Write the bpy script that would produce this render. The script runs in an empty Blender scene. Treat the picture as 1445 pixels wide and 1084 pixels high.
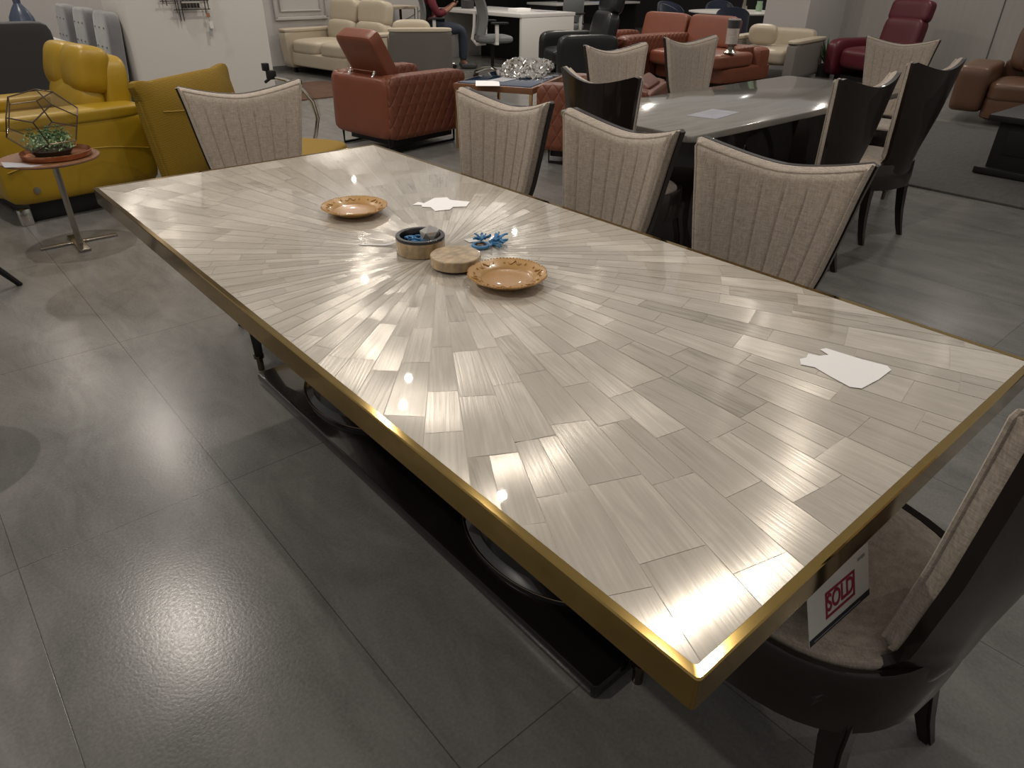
import bpy, bmesh, math, random
from mathutils import Vector, Matrix
random.seed(7)
PI = math.pi
C = bpy.context.scene.collection
SC = bpy.context.scene

# ------------------------------------------------------------------ camera
cam = bpy.data.cameras.new('camera'); camo = bpy.data.objects.new('camera', cam); C.objects.link(camo)
SC.camera = camo
FPX, YAW, PIT, ROLL = 978.276, 0.716248, 0.541913, 0.010876
cam.sensor_fit = 'HORIZONTAL'; cam.sensor_width = 36.0; cam.lens = 36.0*FPX/1445.0
cam.clip_start = 0.05; cam.clip_end = 100
fw = Vector((math.sin(YAW)*math.cos(PIT), math.cos(YAW)*math.cos(PIT), -math.sin(PIT)))
rt = Vector((math.cos(YAW), -math.sin(YAW), 0)); up_ = rt.cross(fw)
r2 = math.cos(ROLL)*rt + math.sin(ROLL)*up_; u2 = -math.sin(ROLL)*rt + math.cos(ROLL)*up_
M = Matrix((r2, u2, -fw)).transposed().to_4x4(); M.translation = (-0.44844, -0.21507, 1.39321)
camo.matrix_world = M
# ------------------------------------------------------------------ exposure, ambient, lamps
SC.view_settings.view_transform = 'Standard'; SC.view_settings.look = 'None'
SC.view_settings.exposure = 0.0; SC.view_settings.gamma = 1.0; SC.view_settings.use_curve_mapping = False
w = bpy.data.worlds.new('world'); SC.world = w; w.use_nodes = True
bg = w.node_tree.nodes['Background']; bg.inputs[0].default_value = (1.0, 0.95, 0.89, 1); bg.inputs[1].default_value = 0.29
CEIL = 3.2
def lamp(x, y, e, size=165, blend=.9, r=.028, aim=None, col=(1, .92, .82)):
    l = bpy.data.lights.new('ceiling_or_fill_spot', 'SPOT'); l.energy = e*.88; l.spot_size = math.radians(size); l.spot_blend = blend
    l.shadow_soft_size = r; l.color = col
    o = bpy.data.objects.new('ceiling_or_fill_spot', l); C.objects.link(o); o.location = (x, y, CEIL-.02)
    if aim: o.rotation_euler = (Vector(aim)-o.location).to_track_quat('-Z', 'Y').to_euler()
    return o
# lamps read off mirror images on table and floor, then added fill spots
for x, y, e in [(2.26, 4.26, 35), (1.99, 3.93, 50), (1.88, 2.55, 36), (1.9, 1.11, 92), (5.17, 10.3, 130), (3.1, 6.42, 110), (5.5, 6.6, 90), (5.04, 6.5, 60), (.77, 7.05, 120),
                (.05, 4.3, 140), (-1.5, 1.9, 130), (3.4, -1.3, 45), (6.5, 3.4, 50), (7.6, 6.9, 190), (10.2, 4.4, 110), (6.4, 8.7, 60),  # entries after the leading one: unseen spots added to brighten chairs and background
                (9.3, 9.0, 130), (12.0, 7.6, 150), (2.2, 9.2, 110), (.4, 9.0, 60), (8.8, 2.2, 60)]:
    lamp(x, y, e)

# ------------------------------------------------------------------ materials
def mat(name, col, rough=.5, metal=0., coat=0., coatr=.05, var=0., vscale=8., stretch=(1, 1, 1), bump=0., bscale=60., spec=.5, sheen=0., trans=0., ior=1.45, alpha=1.):
    m = bpy.data.materials.new(name); m.use_nodes = True; nt = m.node_tree; b = nt.nodes['Principled BSDF']
    b.inputs['Base Color'].default_value = (*col, 1); b.inputs['Roughness'].default_value = rough; b.inputs['Metallic'].default_value = metal
    b.inputs['Coat Weight'].default_value = coat; b.inputs['Coat Roughness'].default_value = coatr
    b.inputs['Specular IOR Level'].default_value = spec; b.inputs['IOR'].default_value = ior
    b.inputs['Sheen Weight'].default_value = sheen; b.inputs['Transmission Weight'].default_value = trans; b.inputs['Alpha'].default_value = alpha
    if var or bump:
        tc = nt.nodes.new('ShaderNodeTexCoord'); mp = nt.nodes.new('ShaderNodeMapping'); nt.links.new(tc.outputs['Object'], mp.inputs[0])
        mp.inputs['Scale'].default_value = stretch
    if var:
        n = nt.nodes.new('ShaderNodeTexNoise'); n.inputs['Scale'].default_value = vscale; n.inputs['Detail'].default_value = 5
        nt.links.new(mp.outputs[0], n.inputs['Vector'])
        mx = nt.nodes.new('ShaderNodeMix'); mx.data_type = 'RGBA'
        nt.links.new(n.outputs['Fac'], mx.inputs[0])
        mx.inputs[6].default_value = (*[c*(1-var) for c in col], 1); mx.inputs[7].default_value = (*[min(1, c*(1+var)) for c in col], 1)
        nt.links.new(mx.outputs[2], b.inputs['Base Color'])
    if bump:
        n2 = nt.nodes.new('ShaderNodeTexNoise'); n2.inputs['Scale'].default_value = bscale; n2.inputs['Detail'].default_value = 3
        nt.links.new(mp.outputs[0], n2.inputs['Vector'])
        bp = nt.nodes.new('ShaderNodeBump'); bp.inputs['Strength'].default_value = bump; bp.inputs['Distance'].default_value = .004
        nt.links.new(n2.outputs['Fac'], bp.inputs['Height']); nt.links.new(bp.outputs[0], b.inputs['Normal'])
    return m

def node(nt, t, **k):
    n = nt.nodes.new(t)
    for a, b in k.items(): setattr(n, a, b)
    return n
def mth(nt, op, a, b=None):
    n = node(nt, 'ShaderNodeMath', operation=op)
    for i, v in enumerate((a, b)):
        if v is None: continue
        if isinstance(v, (int, float)): n.inputs[i].default_value = v
        else: nt.links.new(v, n.inputs[i])
    return n.outputs[0]

def fabric_mat(name, c1, c2):
    m = mat(name, c1, .9, sheen=.25, spec=.2); nt = m.node_tree; b = nt.nodes['Principled BSDF']
    tc = node(nt, 'ShaderNodeTexCoord'); fac = []
    for st in ((60, 60, 700), (700, 300, 45)):
        mp = node(nt, 'ShaderNodeMapping'); mp.inputs['Scale'].default_value = st; nt.links.new(tc.outputs['Object'], mp.inputs[0])
        n = node(nt, 'ShaderNodeTexNoise'); n.inputs['Scale'].default_value = .8; n.inputs['Detail'].default_value = 3
        nt.links.new(mp.outputs[0], n.inputs['Vector']); fac.append(n.outputs['Fac'])
    f = mth(nt, 'MULTIPLY', mth(nt, 'ADD', fac[0], fac[1]), .5)
    r = node(nt, 'ShaderNodeValToRGB'); r.color_ramp.elements[0].position = .36; r.color_ramp.elements[1].position = .62
    r.color_ramp.elements[0].color = (*c2, 1); r.color_ramp.elements[1].color = (*c1, 1)
    nt.links.new(f, r.inputs[0]); nt.links.new(r.outputs[0], b.inputs['Base Color'])
    bp = node(nt, 'ShaderNodeBump'); bp.inputs['Strength'].default_value = .35; bp.inputs['Distance'].default_value = .002
    nt.links.new(f, bp.inputs['Height']); nt.links.new(bp.outputs[0], b.inputs['Normal'])
    return m

def quilt_mat(name, col):
    m = mat(name, col, .42); nt = m.node_tree; b = nt.nodes['Principled BSDF']
    tc = node(nt, 'ShaderNodeTexCoord'); sx = node(nt, 'ShaderNodeSeparateXYZ'); nt.links.new(tc.outputs['Object'], sx.inputs[0])
    p = mth(nt, 'MULTIPLY', mth(nt, 'ADD', sx.outputs[1], mth(nt, 'MULTIPLY', mth(nt, 'ADD', sx.outputs[2], sx.outputs[0]), .62)), 34)
    q = mth(nt, 'MULTIPLY', mth(nt, 'SUBTRACT', sx.outputs[1], mth(nt, 'MULTIPLY', mth(nt, 'ADD', sx.outputs[2], sx.outputs[0]), .62)), 34)
    h = mth(nt, 'MINIMUM', mth(nt, 'ABSOLUTE', mth(nt, 'SINE', p)), mth(nt, 'ABSOLUTE', mth(nt, 'SINE', q)))
    h = mth(nt, 'POWER', h, .5)
    bp = node(nt, 'ShaderNodeBump'); bp.inputs['Strength'].default_value = .7; bp.inputs['Distance'].default_value = .012
    nt.links.new(h, bp.inputs['Height']); nt.links.new(bp.outputs[0], b.inputs['Normal'])
    return m

def rib_mat(name, col, ax=2, freq=900, dist=.0012):
    m = mat(name, col, .85, sheen=.04, spec=.2); nt = m.node_tree; b = nt.nodes['Principled BSDF']
    tc = node(nt, 'ShaderNodeTexCoord'); sx = node(nt, 'ShaderNodeSeparateXYZ'); nt.links.new(tc.outputs['Object'], sx.inputs[0])
    h = mth(nt, 'SINE', mth(nt, 'MULTIPLY', sx.outputs[ax], freq))
    bp = node(nt, 'ShaderNodeBump'); bp.inputs['Strength'].default_value = .8; bp.inputs['Distance'].default_value = dist
    nt.links.new(h, bp.inputs['Height']); nt.links.new(bp.outputs[0], b.inputs['Normal'])
    return m

def floor_mat():
    m = mat('stone_tile', (.1, .1, .1), .34, spec=.45); nt = m.node_tree; b = nt.nodes['Principled BSDF']
    tc = node(nt, 'ShaderNodeTexCoord'); sx = node(nt, 'ShaderNodeSeparateXYZ'); nt.links.new(tc.outputs['Object'], sx.inputs[0])
    cb = node(nt, 'ShaderNodeCombineXYZ')
    nt.links.new(mth(nt, 'ADD', sx.outputs[1], 12.2-.43), cb.inputs[0]); nt.links.new(mth(nt, 'ADD', sx.outputs[0], 11.5-.005), cb.inputs[1])
    br = node(nt, 'ShaderNodeTexBrick'); nt.links.new(cb.outputs[0], br.inputs['Vector'])
    br.offset = 0.0; br.inputs['Scale'].default_value = 1; br.inputs['Brick Width'].default_value = 1.22; br.inputs['Row Height'].default_value = .575
    br.inputs['Mortar Size'].default_value = .0016; br.inputs['Mortar Smooth'].default_value = .3; br.inputs['Bias'].default_value = 0
    br.inputs['Color1'].default_value = (.145, .139, .13, 1); br.inputs['Color2'].default_value = (.168, .161, .151, 1); br.inputs['Mortar'].default_value = (.075, .072, .068, 1)
    mp = node(nt, 'ShaderNodeMapping'); mp.inputs['Scale'].default_value = (2.6, 1, 1); mp.inputs['Rotation'].default_value = (0, 0, .3); nt.links.new(tc.outputs['Object'], mp.inputs[0])
    n1 = node(nt, 'ShaderNodeTexNoise'); n1.inputs['Scale'].default_value = 2.2; n1.inputs['Detail'].default_value = 9; n1.inputs['Roughness'].default_value = .66; n1.inputs['Distortion'].default_value = .6
    nt.links.new(mp.outputs[0], n1.inputs['Vector'])
    n2 = node(nt, 'ShaderNodeTexNoise'); n2.inputs['Scale'].default_value = 120; n2.inputs['Detail'].default_value = 4; nt.links.new(tc.outputs['Object'], n2.inputs['Vector'])
    f = mth(nt, 'ADD', mth(nt, 'MULTIPLY', mth(nt, 'SUBTRACT', n1.outputs['Fac'], .5), 1.3), mth(nt, 'MULTIPLY', mth(nt, 'SUBTRACT', n2.outputs['Fac'], .5), .45))
    f = mth(nt, 'ADD', f, 1.0)
    mx = node(nt, 'ShaderNodeVectorMath', operation='SCALE'); nt.links.new(br.outputs['Color'], mx.inputs[0]); nt.links.new(f, mx.inputs[3])
    nt.links.new(mx.outputs[0], b.inputs['Base Color'])
    nt.links.new(mth(nt, 'ADD', mth(nt, 'MULTIPLY', n2.outputs['Fac'], .14), .17), b.inputs['Roughness'])
    bp = node(nt, 'ShaderNodeBump'); bp.inputs['Strength'].default_value = .14; bp.inputs['Distance'].default_value = .002
    nt.links.new(mth(nt, 'ADD', n2.outputs['Fac'], mth(nt, 'MULTIPLY', br.outputs['Fac'], -2)), bp.inputs['Height']); nt.links.new(bp.outputs[0], b.inputs['Normal'])
    return m

def shell_mat():
    # shell inlay: satin fibres along every piece, slightly different grain direction and tone from piece to piece, under clear resin
    m = mat('shell_inlay', (.5, .46, .4), .22, metal=.19, coat=1., coatr=.02); nt = m.node_tree; b = nt.nodes['Principled BSDF']
    at = node(nt, 'ShaderNodeAttribute', attribute_name='piece'); sp = node(nt, 'ShaderNodeSeparateColor'); nt.links.new(at.outputs['Color'], sp.inputs[0])
    uv = node(nt, 'ShaderNodeUVMap', uv_map='grain')
    mp = node(nt, 'ShaderNodeMapping'); mp.inputs['Scale'].default_value = (5, 190, 1); nt.links.new(uv.outputs[0], mp.inputs[0])
    n = node(nt, 'ShaderNodeTexNoise'); n.inputs['Scale'].default_value = 1; n.inputs['Detail'].default_value = 4; nt.links.new(mp.outputs[0], n.inputs['Vector'])
    mp2 = node(nt, 'ShaderNodeMapping'); mp2.inputs['Scale'].default_value = (9, 34, 1); nt.links.new(uv.outputs[0], mp2.inputs[0])
    n2 = node(nt, 'ShaderNodeTexNoise'); n2.inputs['Scale'].default_value = 1; n2.inputs['Detail'].default_value = 5; n2.inputs['Distortion'].default_value = .8; nt.links.new(mp2.outputs[0], n2.inputs['Vector'])
    r = node(nt, 'ShaderNodeValToRGB'); e = r.color_ramp.elements
    e[0].position = 0; e[0].color = (.36, .32, .26, 1); e[1].position = 1; e[1].color = (.72, .66, .57, 1)
    k = e.new(.22); k.color = (.50, .45, .38, 1); k = e.new(.6); k.color = (.57, .515, .44, 1)
    f = mth(nt, 'ADD', mth(nt, 'MULTIPLY', sp.outputs[0], .72), mth(nt, 'ADD', mth(nt, 'MULTIPLY', mth(nt, 'SUBTRACT', n.outputs['Fac'], .5), .9), mth(nt, 'ADD', mth(nt, 'MULTIPLY', mth(nt, 'SUBTRACT', n2.outputs['Fac'], .5), 1.0), .15)))
    nt.links.new(f, r.inputs[0]); nt.links.new(r.outputs[0], b.inputs['Base Color'])
    b.inputs['Anisotropic'].default_value = .95; b.inputs['Anisotropic Rotation'].default_value = .25
    tg = node(nt, 'ShaderNodeTangent', direction_type='UV_MAP', uv_map='grain'); nt.links.new(tg.outputs[0], b.inputs['Tangent'])
    # each piece is bedded at a slightly different tilt
    ge = node(nt, 'ShaderNodeNewGeometry'); cb = node(nt, 'ShaderNodeCombineXYZ')
    nt.links.new(mth(nt, 'MULTIPLY', mth(nt, 'SUBTRACT', sp.outputs[1], .5), .065), cb.inputs[0]); nt.links.new(mth(nt, 'MULTIPLY', mth(nt, 'SUBTRACT', sp.outputs[2], .5), .065), cb.inputs[1])
    ad = node(nt, 'ShaderNodeVectorMath', operation='ADD'); nt.links.new(ge.outputs['Normal'], ad.inputs[0]); nt.links.new(cb.outputs[0], ad.inputs[1])
    nm = node(nt, 'ShaderNodeVectorMath', operation='NORMALIZE'); nt.links.new(ad.outputs[0], nm.inputs[0])
    bp = node(nt, 'ShaderNodeBump'); bp.inputs['Strength'].default_value = .25; bp.inputs['Distance'].default_value = .0015
    nt.links.new(n.outputs['Fac'], bp.inputs['Height']); nt.links.new(nm.outputs[0], bp.inputs['Normal'])
    nt.links.new(bp.outputs[0], b.inputs['Normal'])
    return m

def marble_mat():
    m = mat('grey_marble', (.3, .28, .25), .12, coat=.5); nt = m.node_tree; b = nt.nodes['Principled BSDF']
    tc = node(nt, 'ShaderNodeTexCoord'); mp = node(nt, 'ShaderNodeMapping'); mp.inputs['Scale'].default_value = (.9, 7, 1); mp.inputs['Rotation'].default_value = (0, 0, .12)
    nt.links.new(tc.outputs['Object'], mp.inputs[0])
    n = node(nt, 'ShaderNodeTexNoise'); n.inputs['Scale'].default_value = 2.4; n.inputs['Detail'].default_value = 8; n.inputs['Distortion'].default_value = .7; nt.links.new(mp.outputs[0], n.inputs['Vector'])
    r = node(nt, 'ShaderNodeValToRGB'); e = r.color_ramp.elements
    e[0].position = .3; e[0].color = (.17, .158, .138, 1); e[1].position = .75; e[1].color = (.25, .235, .21, 1)
    nt.links.new(n.outputs['Fac'], r.inputs[0]); nt.links.new(r.outputs[0], b.inputs['Base Color'])
    return m

F_CHAIR = fabric_mat('taupe_weave', (.47, .40, .335), (.29, .24, .195))
WOOD = mat('dark_gloss_wood', (.013, .007, .0055), .4, coat=.45, coatr=.04, var=.4, vscale=5, stretch=(1, 1, .15), spec=.3)
LACQ = mat('black_lacquer', (.007, .005, .005), .25, coat=.8, coatr=.06)
BRASS = mat('brushed_brass', (.42, .285, .095), .09, metal=1., var=.12, vscale=40)
SHELL = shell_mat(); MARB = marble_mat(); FLOOR = floor_mat()
CHROME = mat('chrome', (.62, .6, .56), .14, metal=1.)
STEEL = mat('satin_steel', (.36, .33, .29), .3, metal=1.)
BRONZE = mat('dark_bronze', (.16, .12, .09), .2, metal=1.)
YEL = mat('yellow_leather', (.31, .19, .008), .42, var=.12, vscale=5, bump=.6, bscale=9)
MUS = rib_mat('mustard_ribbed_fabric', (.19, .115, .009)); MUSP = mat('mustard_plain_fabric', (.22, .13, .009), .8, bump=.2, bscale=300)
RUST = mat('rust_leather', (.17, .052, .027), .42, var=.15, vscale=6, bump=.15, bscale=20); RQ = quilt_mat('rust_quilted_leather', (.155, .048, .025))
CREAM = mat('cream_leather', (.43, .37, .28), .45, var=.06, bump=.2, bscale=12); TAUPE = mat('taupe_side_leather', (.095, .085, .075), .5)
RED = mat('burgundy_leather', (.085, .010, .017), .4, var=.1, bump=.2, bscale=12)
BRN = mat('brown_leather', (.125, .062, .035), .4, var=.15, bump=.15, bscale=12)
BLKL = mat('black_leather', (.012, .013, .013), .3, bump=.15, bscale=12)
BLK = mat('matt_black', (.008, .008, .008), .5); BLKM = mat('black_metal', (.02, .02, .02), .35, metal=.6)
GREYF = mat('grey_velvet', (.15, .145, .15), .85, sheen=.5, var=.2, vscale=14); DGREY = mat('charcoal_velvet', (.035, .034, .034), .9, sheen=.15)
OFF = mat('grey_office_fabric', (.14, .145, .145), .8); WHITE = mat('white_lacquer', (.6, .58, .55), .3); PLA = mat('white_plastic', (.55, .53, .5), .4)
PAPER = mat('white_paper', (.92, .90, .89), .8); PAPER2 = mat('printed_paper', (.34, .34, .38), .45, var=.3, vscale=14)
NAVY = mat('navy_velvet', (.008, .014, .035), .7, sheen=.2); BLUEF = mat('blue_fabric', (.03, .06, .16), .8)
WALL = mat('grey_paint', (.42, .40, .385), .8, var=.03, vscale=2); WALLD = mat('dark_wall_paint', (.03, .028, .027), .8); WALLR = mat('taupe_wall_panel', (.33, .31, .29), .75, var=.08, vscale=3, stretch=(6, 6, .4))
PART = mat('white_paint', (.55, .52, .485), .7); COLM = mat('column_paint', (.42, .40, .385), .75)
RUGM = mat('grey_rug', (.085, .08, .076), .95, var=.3, vscale=12, stretch=(1, 3, 1), bump=1., bscale=90); RUGB = mat('brown_rug', (.09, .045, .025), .95, var=.5, vscale=10)
PLATE = mat('amber_glaze', (.47, .26, .08), .33, coat=.7, coatr=.04, var=.12, vscale=30, spec=.6); PLATEC = mat('amber_glaze_well', (.38, .185, .04), .33, coat=.5, coatr=.03, spec=.6)
HORN = mat('horn_inlay', (.42, .30, .165), .28, coat=.8, coatr=.04, var=.95, vscale=42, stretch=(1, 1.6, 1)); 
BLUE = mat('blue_bead', (.06, .21, .42), .5); GLASS = mat('clear_glass', (1, 1, 1), .02, trans=1., ior=1.45); CRYS = mat('smoky_crystal', (.6, .58, .55), .05, metal=.55)
FOIL = mat('crumpled_foil', (.8, .78, .74), .12, metal=1.); GOLD = mat('gold_metal', (.62, .42, .2), .2, metal=1.); MIRB = mat('blue_mirror_top', (.03, .07, .16), .08, metal=.4, coat=1.)
WOODT = mat('walnut_veneer', (.17, .075, .035), .4, var=.3, vscale=12, stretch=(1, 8, 1)); COPPER = mat('copper_tray', (.42, .18, .09), .25, metal=.9)
LEAF = mat('green_leaves', (.055, .12, .04), .6, var=.4, vscale=40); LEAFP = mat('pale_moss', (.24, .36, .19), .8, var=.4, vscale=60); SOIL = mat('dark_soil', (.03, .022, .015), .9)
REDT = mat('red_print', (.27, .02, .045), .6); INK = mat('dark_print', (.015, .017, .025), .6); GREYT = mat('grey_print', (.3, .3, .3), .6); CARD = mat('white_card', (.62, .6, .57), .55)
SKIN = mat('skin', (.24, .11, .065), .5); SHIRT = mat('red_shirt', (.11, .012, .02), .85, var=.3, vscale=40); VEST = mat('dark_vest', (.009, .009, .014), .9); JEAN = mat('dark_denim', (.025, .032, .05), .85); HAIR = mat('black_hair', (.008, .006, .005), .5); SHOE = mat('grey_shoe', (.05, .05, .05), .6)
VASE = mat('slate_blue_ceramic', (.045, .06, .095), .3); WIRE = mat('dark_wire', (.035, .028, .022), .4, metal=.5); TAGT = mat('kraft_tag', (.3, .12, .08), .7); PLASTIC = mat('clear_film', (.9, .9, .9), .1, trans=.9, ior=1.2); CABLE = mat('grey_cable', (.1, .1, .1), .6)
SCREEN = bpy.data.materials.new('lit_screen'); SCREEN.use_nodes = True
_b = SCREEN.node_tree.nodes['Principled BSDF']; _b.inputs['Base Color'].default_value = (.02, .03, .05, 1); _b.inputs['Emission Color'].default_value = (.25, .45, .9, 1); _b.inputs['Emission Strength'].default_value = .6

# ------------------------------------------------------------------ mesh helpers
def obj(name, bm, m, parent=None, sharp=35, smooth=True, loc=(0, 0, 0), rot=(0, 0, 0)):
    me = bpy.data.meshes.new(name); bmesh.ops.recalc_face_normals(bm, faces=bm.faces[:]); bm.to_mesh(me); bm.free()
    if smooth:
        me.shade_smooth(); me.set_sharp_from_angle(angle=math.radians(sharp))
    me.materials.append(m)
    o = bpy.data.objects.new(name, me); C.objects.link(o); o.location = loc; o.rotation_euler = rot
    if parent: o.parent = parent
    return o
def tag(o, label, cat, group=None):
    o['label'] = label; o['category'] = cat
    if group: o['group'] = group
    return o
def thing(name, label, cat, loc=(0, 0, 0), rz=0, group=None):
    o = bpy.data.objects.new(name, None); C.objects.link(o); o.location = loc; o.rotation_euler = (0, 0, math.radians(rz)); o.empty_display_size = .1
    return tag(o, label, cat, group)
def struct(o):
    o['kind'] = 'structure'; return o
def dup(root, loc, rz, label, group=None, parent=None):
    r = root.copy(); C.objects.link(r)
    if parent is None:
        r.location = loc; r.rotation_euler = (0, 0, math.radians(rz)); r['label'] = label
        if group: r['group'] = group
    else: r.parent = parent
    for ch in list(root.children): dup(ch, None, None, None, None, r)
    return r
def B(): return bmesh.new()
def xf(geom, rot=None, loc=None):
    for v in geom:
        if rot is not None: v.co = rot @ v.co
        if loc is not None: v.co = v.co + Vector(loc)
def bx(bm, c, s, bev=0., seg=2, rot=None):
    g = bmesh.ops.create_cube(bm, size=1.0); vs = g['verts']
    for v in vs: v.co = Vector((v.co.x*s[0], v.co.y*s[1], v.co.z*s[2]))
    if bev:
        es = list({e for v in vs for e in v.link_edges}); before = set(bm.verts)-set(vs)
        bmesh.ops.bevel(bm, geom=es, offset=bev, segments=seg, profile=.6, affect='EDGES')
        vs = [v for v in bm.verts if v not in before]
    xf(vs, rot, c); return vs
def pill(bm, c, s, n=5., cuts=10, rot=None, fn=None):
    """rounded, slightly puffed block; s = full size"""
    tmp = bmesh.new(); bmesh.ops.create_cube(tmp, size=2.0)
    bmesh.ops.subdivide_edges(tmp, edges=tmp.edges[:], cuts=cuts, use_grid_fill=True)
    for v in tmp.verts:
        k = (abs(v.co.x)**n+abs(v.co.y)**n+abs(v.co.z)**n)**(1/n); p = v.co/k
        if fn: p = fn(p)
        v.co = Vector((p.x*s[0]/2, p.y*s[1]/2, p.z*s[2]/2))
        if rot is not None: v.co = rot @ v.co
        v.co += Vector(c)
    me = bpy.data.meshes.new('t'); tmp.to_mesh(me); tmp.free(); bm.from_mesh(me); bpy.data.meshes.remove(me)
def tube(bm, pts, r, n=8, closed=False):
    pts = [Vector(p) for p in pts]; rs = r if isinstance(r, (list, tuple)) else [r]*len(pts); rings = []
    N = len(pts); prev = None
    for i, p in enumerate(pts):
        if closed: d = pts[(i+1) % N]-pts[i-1]
        else: d = pts[min(i+1, N-1)]-pts[max(i-1, 0)]
        d.normalize()
        if prev is None:
            a = Vector((0, 0, 1)) if abs(d.z) < .9 else Vector((1, 0, 0)); x = d.cross(a).normalized()
        else: x = (prev-d*prev.dot(d)).normalized()
        prev = x; y = d.cross(x)
        rings.append([bm.verts.new(p+rs[i]*(math.cos(2*PI*k/n)*x+math.sin(2*PI*k/n)*y)) for k in range(n)])
    for i in range(N if closed else N-1):
        a, b = rings[i], rings[(i+1) % N]
        for k in range(n): bm.faces.new((a[k], a[(k+1) % n], b[(k+1) % n], b[k]))
    if not closed: bm.faces.new(rings[0][::-1]); bm.faces.new(rings[-1])
def lathe(bm, prof, n=32, loc=(0, 0, 0), sy=1., fn=None, c0=True, c1=True):
    rings = []
    for (r, z) in prof:
        rings.append([bm.verts.new(Vector((r*(fn(2*PI*k/n, r) if fn else 1)*math.cos(2*PI*k/n), sy*r*(fn(2*PI*k/n, r) if fn else 1)*math.sin(2*PI*k/n), z))+Vector(loc)) for k in range(n)])
    for i in range(len(prof)-1):
        for k in range(n): bm.faces.new((rings[i][k], rings[i][(k+1) % n], rings[i+1][(k+1) % n], rings[i+1][k]))
    if c0 and prof[0][0] > 1e-6: bm.faces.new(rings[0][::-1])
    if c1 and prof[-1][0] > 1e-6: bm.faces.new(rings[-1])
    bmesh.ops.remove_doubles(bm, verts=bm.verts[:], dist=1e-6)
def prism(bm, out, z0, z1, bev=0., seg=2):
    a = [bm.verts.new((x, y, z0)) for x, y in out]; b = [bm.verts.new((x, y, z1)) for x, y in out]; n = len(out)
    fs = [bm.faces.new(a[::-1]), bm.faces.new(b)]
    for i in range(n): bm.faces.new((a[i], a[(i+1) % n], b[(i+1) % n], b[i]))
    if bev:
        es = [e for f in fs for e in f.edges]; bmesh.ops.bevel(bm, geom=es, offset=bev, segments=seg, profile=.5, affect='EDGES')
def sheet(bm, f, nu, nv, th):
    """closed slab between f(u,v,0) and f(u,v,1); u,v in 0..1"""
    L = [[[bm.verts.new(f(i/nu, j/nv, s)) for j in range(nv+1)] for i in range(nu+1)] for s in (0, 1)]
    for s in (0, 1):
        for i in range(nu):
            for j in range(nv):
                q = (L[s][i][j], L[s][i+1][j], L[s][i+1][j+1], L[s][i][j+1]); bm.faces.new(q if s else q[::-1])
    for i in range(nu):
        for j in (0, nv): bm.faces.new((L[0][i][j], L[0][i+1][j], L[1][i+1][j], L[1][i][j]))
    for j in range(nv):
        for i in (0, nu): bm.faces.new((L[0][i][j], L[0][i][j+1], L[1][i][j+1], L[1][i][j]))
def RX(a): return Matrix.Rotation(math.radians(a), 3, 'X')
def RY(a): return Matrix.Rotation(math.radians(a), 3, 'Y')
def RZ(a): return Matrix.Rotation(math.radians(a), 3, 'Z')
def part(name, m, parent, kind, *a, **k):
    bm = B(); kind(bm, *a, **k); return obj(name, bm, m, parent)
def text(name, s, size, m, parent, mw, ext=.0004, align='CENTER', sx=1.):
    cu = bpy.data.curves.new(name, 'FONT'); cu.body = s; cu.size = size; cu.extrude = ext; cu.offset = size*.018; cu.align_x = align; cu.align_y = 'CENTER'
    o = bpy.data.objects.new('t', cu); C.objects.link(o)
    dg = bpy.context.evaluated_depsgraph_get(); me = bpy.data.meshes.new_from_object(o.evaluated_get(dg)); bpy.data.objects.remove(o)
    me.transform(Matrix.Scale(sx, 4, (1, 0, 0))); me.materials.clear(); me.materials.append(m)
    o = bpy.data.objects.new(name, me); C.objects.link(o); o.parent = parent; o.matrix_local = mw; return o

# ------------------------------------------------------------------ the setting
def plane(name, m, x0, x1, y0, y1, z0, z1):
    bm = B(); bx(bm, ((x0+x1)/2, (y0+y1)/2, (z0+z1)/2), (x1-x0, y1-y0, z1-z0)); return struct(obj(name, bm, m, smooth=False))
plane('floor', FLOOR, -5, 17, -4, 17, -.1, 0)
WH = 3.4
plane('wall_back', WALL, -5, 7.15, 10.81, 10.95, 0, WH)
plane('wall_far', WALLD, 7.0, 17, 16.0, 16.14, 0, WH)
plane('wall_right', WALLR, 12.1, 12.24, -4, 6.0, 0, WH)
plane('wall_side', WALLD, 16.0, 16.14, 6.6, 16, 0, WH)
plane('wall_pier', COLM, 10.95, 12.1, 6.0, 6.75, 0, WH)
plane('baseboard_back', mat('baseboard_paint', (.12, .115, .11), .5), -5, 7.15, 10.79, 10.81, 0, .07)
for i, y in enumerate((1.2, 2.45, 3.7, 4.95)):
    bm = B(); bx(bm, (12.097, y, WH/2), (.02, .012, WH)); struct(obj('trim_%d' % (i+1), bm, mat('panel_joint', (.1, .095, .09), .7), smooth=False))
# framed moulding on the back wall
bm = B()
for c, s in (((4.86, 10.79, .70), (.86, .035, .04)), ((4.45, 10.79, 1.5), (.04, .035, 1.6)), ((5.27, 10.79, 1.5), (.04, .035, 1.6)), ((4.86, 10.79, 2.3), (.86, .035, .04)),
             ((4.86, 10.797, .80), (.66, .02, .02)), ((4.54, 10.797, 1.5), (.02, .02, 1.4)), ((5.18, 10.797, 1.5), (.02, .02, 1.4))): bx(bm, c, s, .006)
struct(obj('trim_5', bm, WALL))
# free-standing white partition column
bm = B()
PX0, PX1, PY0, PY1 = 1.5, 2.87, 7.5, 8.1
r = .07; out = []
for cx, cy, a0 in ((PX1-.02, PY1-.02, 0), (PX0+r, PY1-r, 90), (PX0+r, PY0+r, 180), (PX1-.02, PY0+.02, 270)):
    rr = .02 if cx > 2 else r
    for k in range(7): a = math.radians(a0+k*15); out.append((cx+rr*math.cos(a), cy+rr*math.sin(a)))
prism(bm, out, 0, WH); struct(obj('wall_partition', bm, PART))

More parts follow.
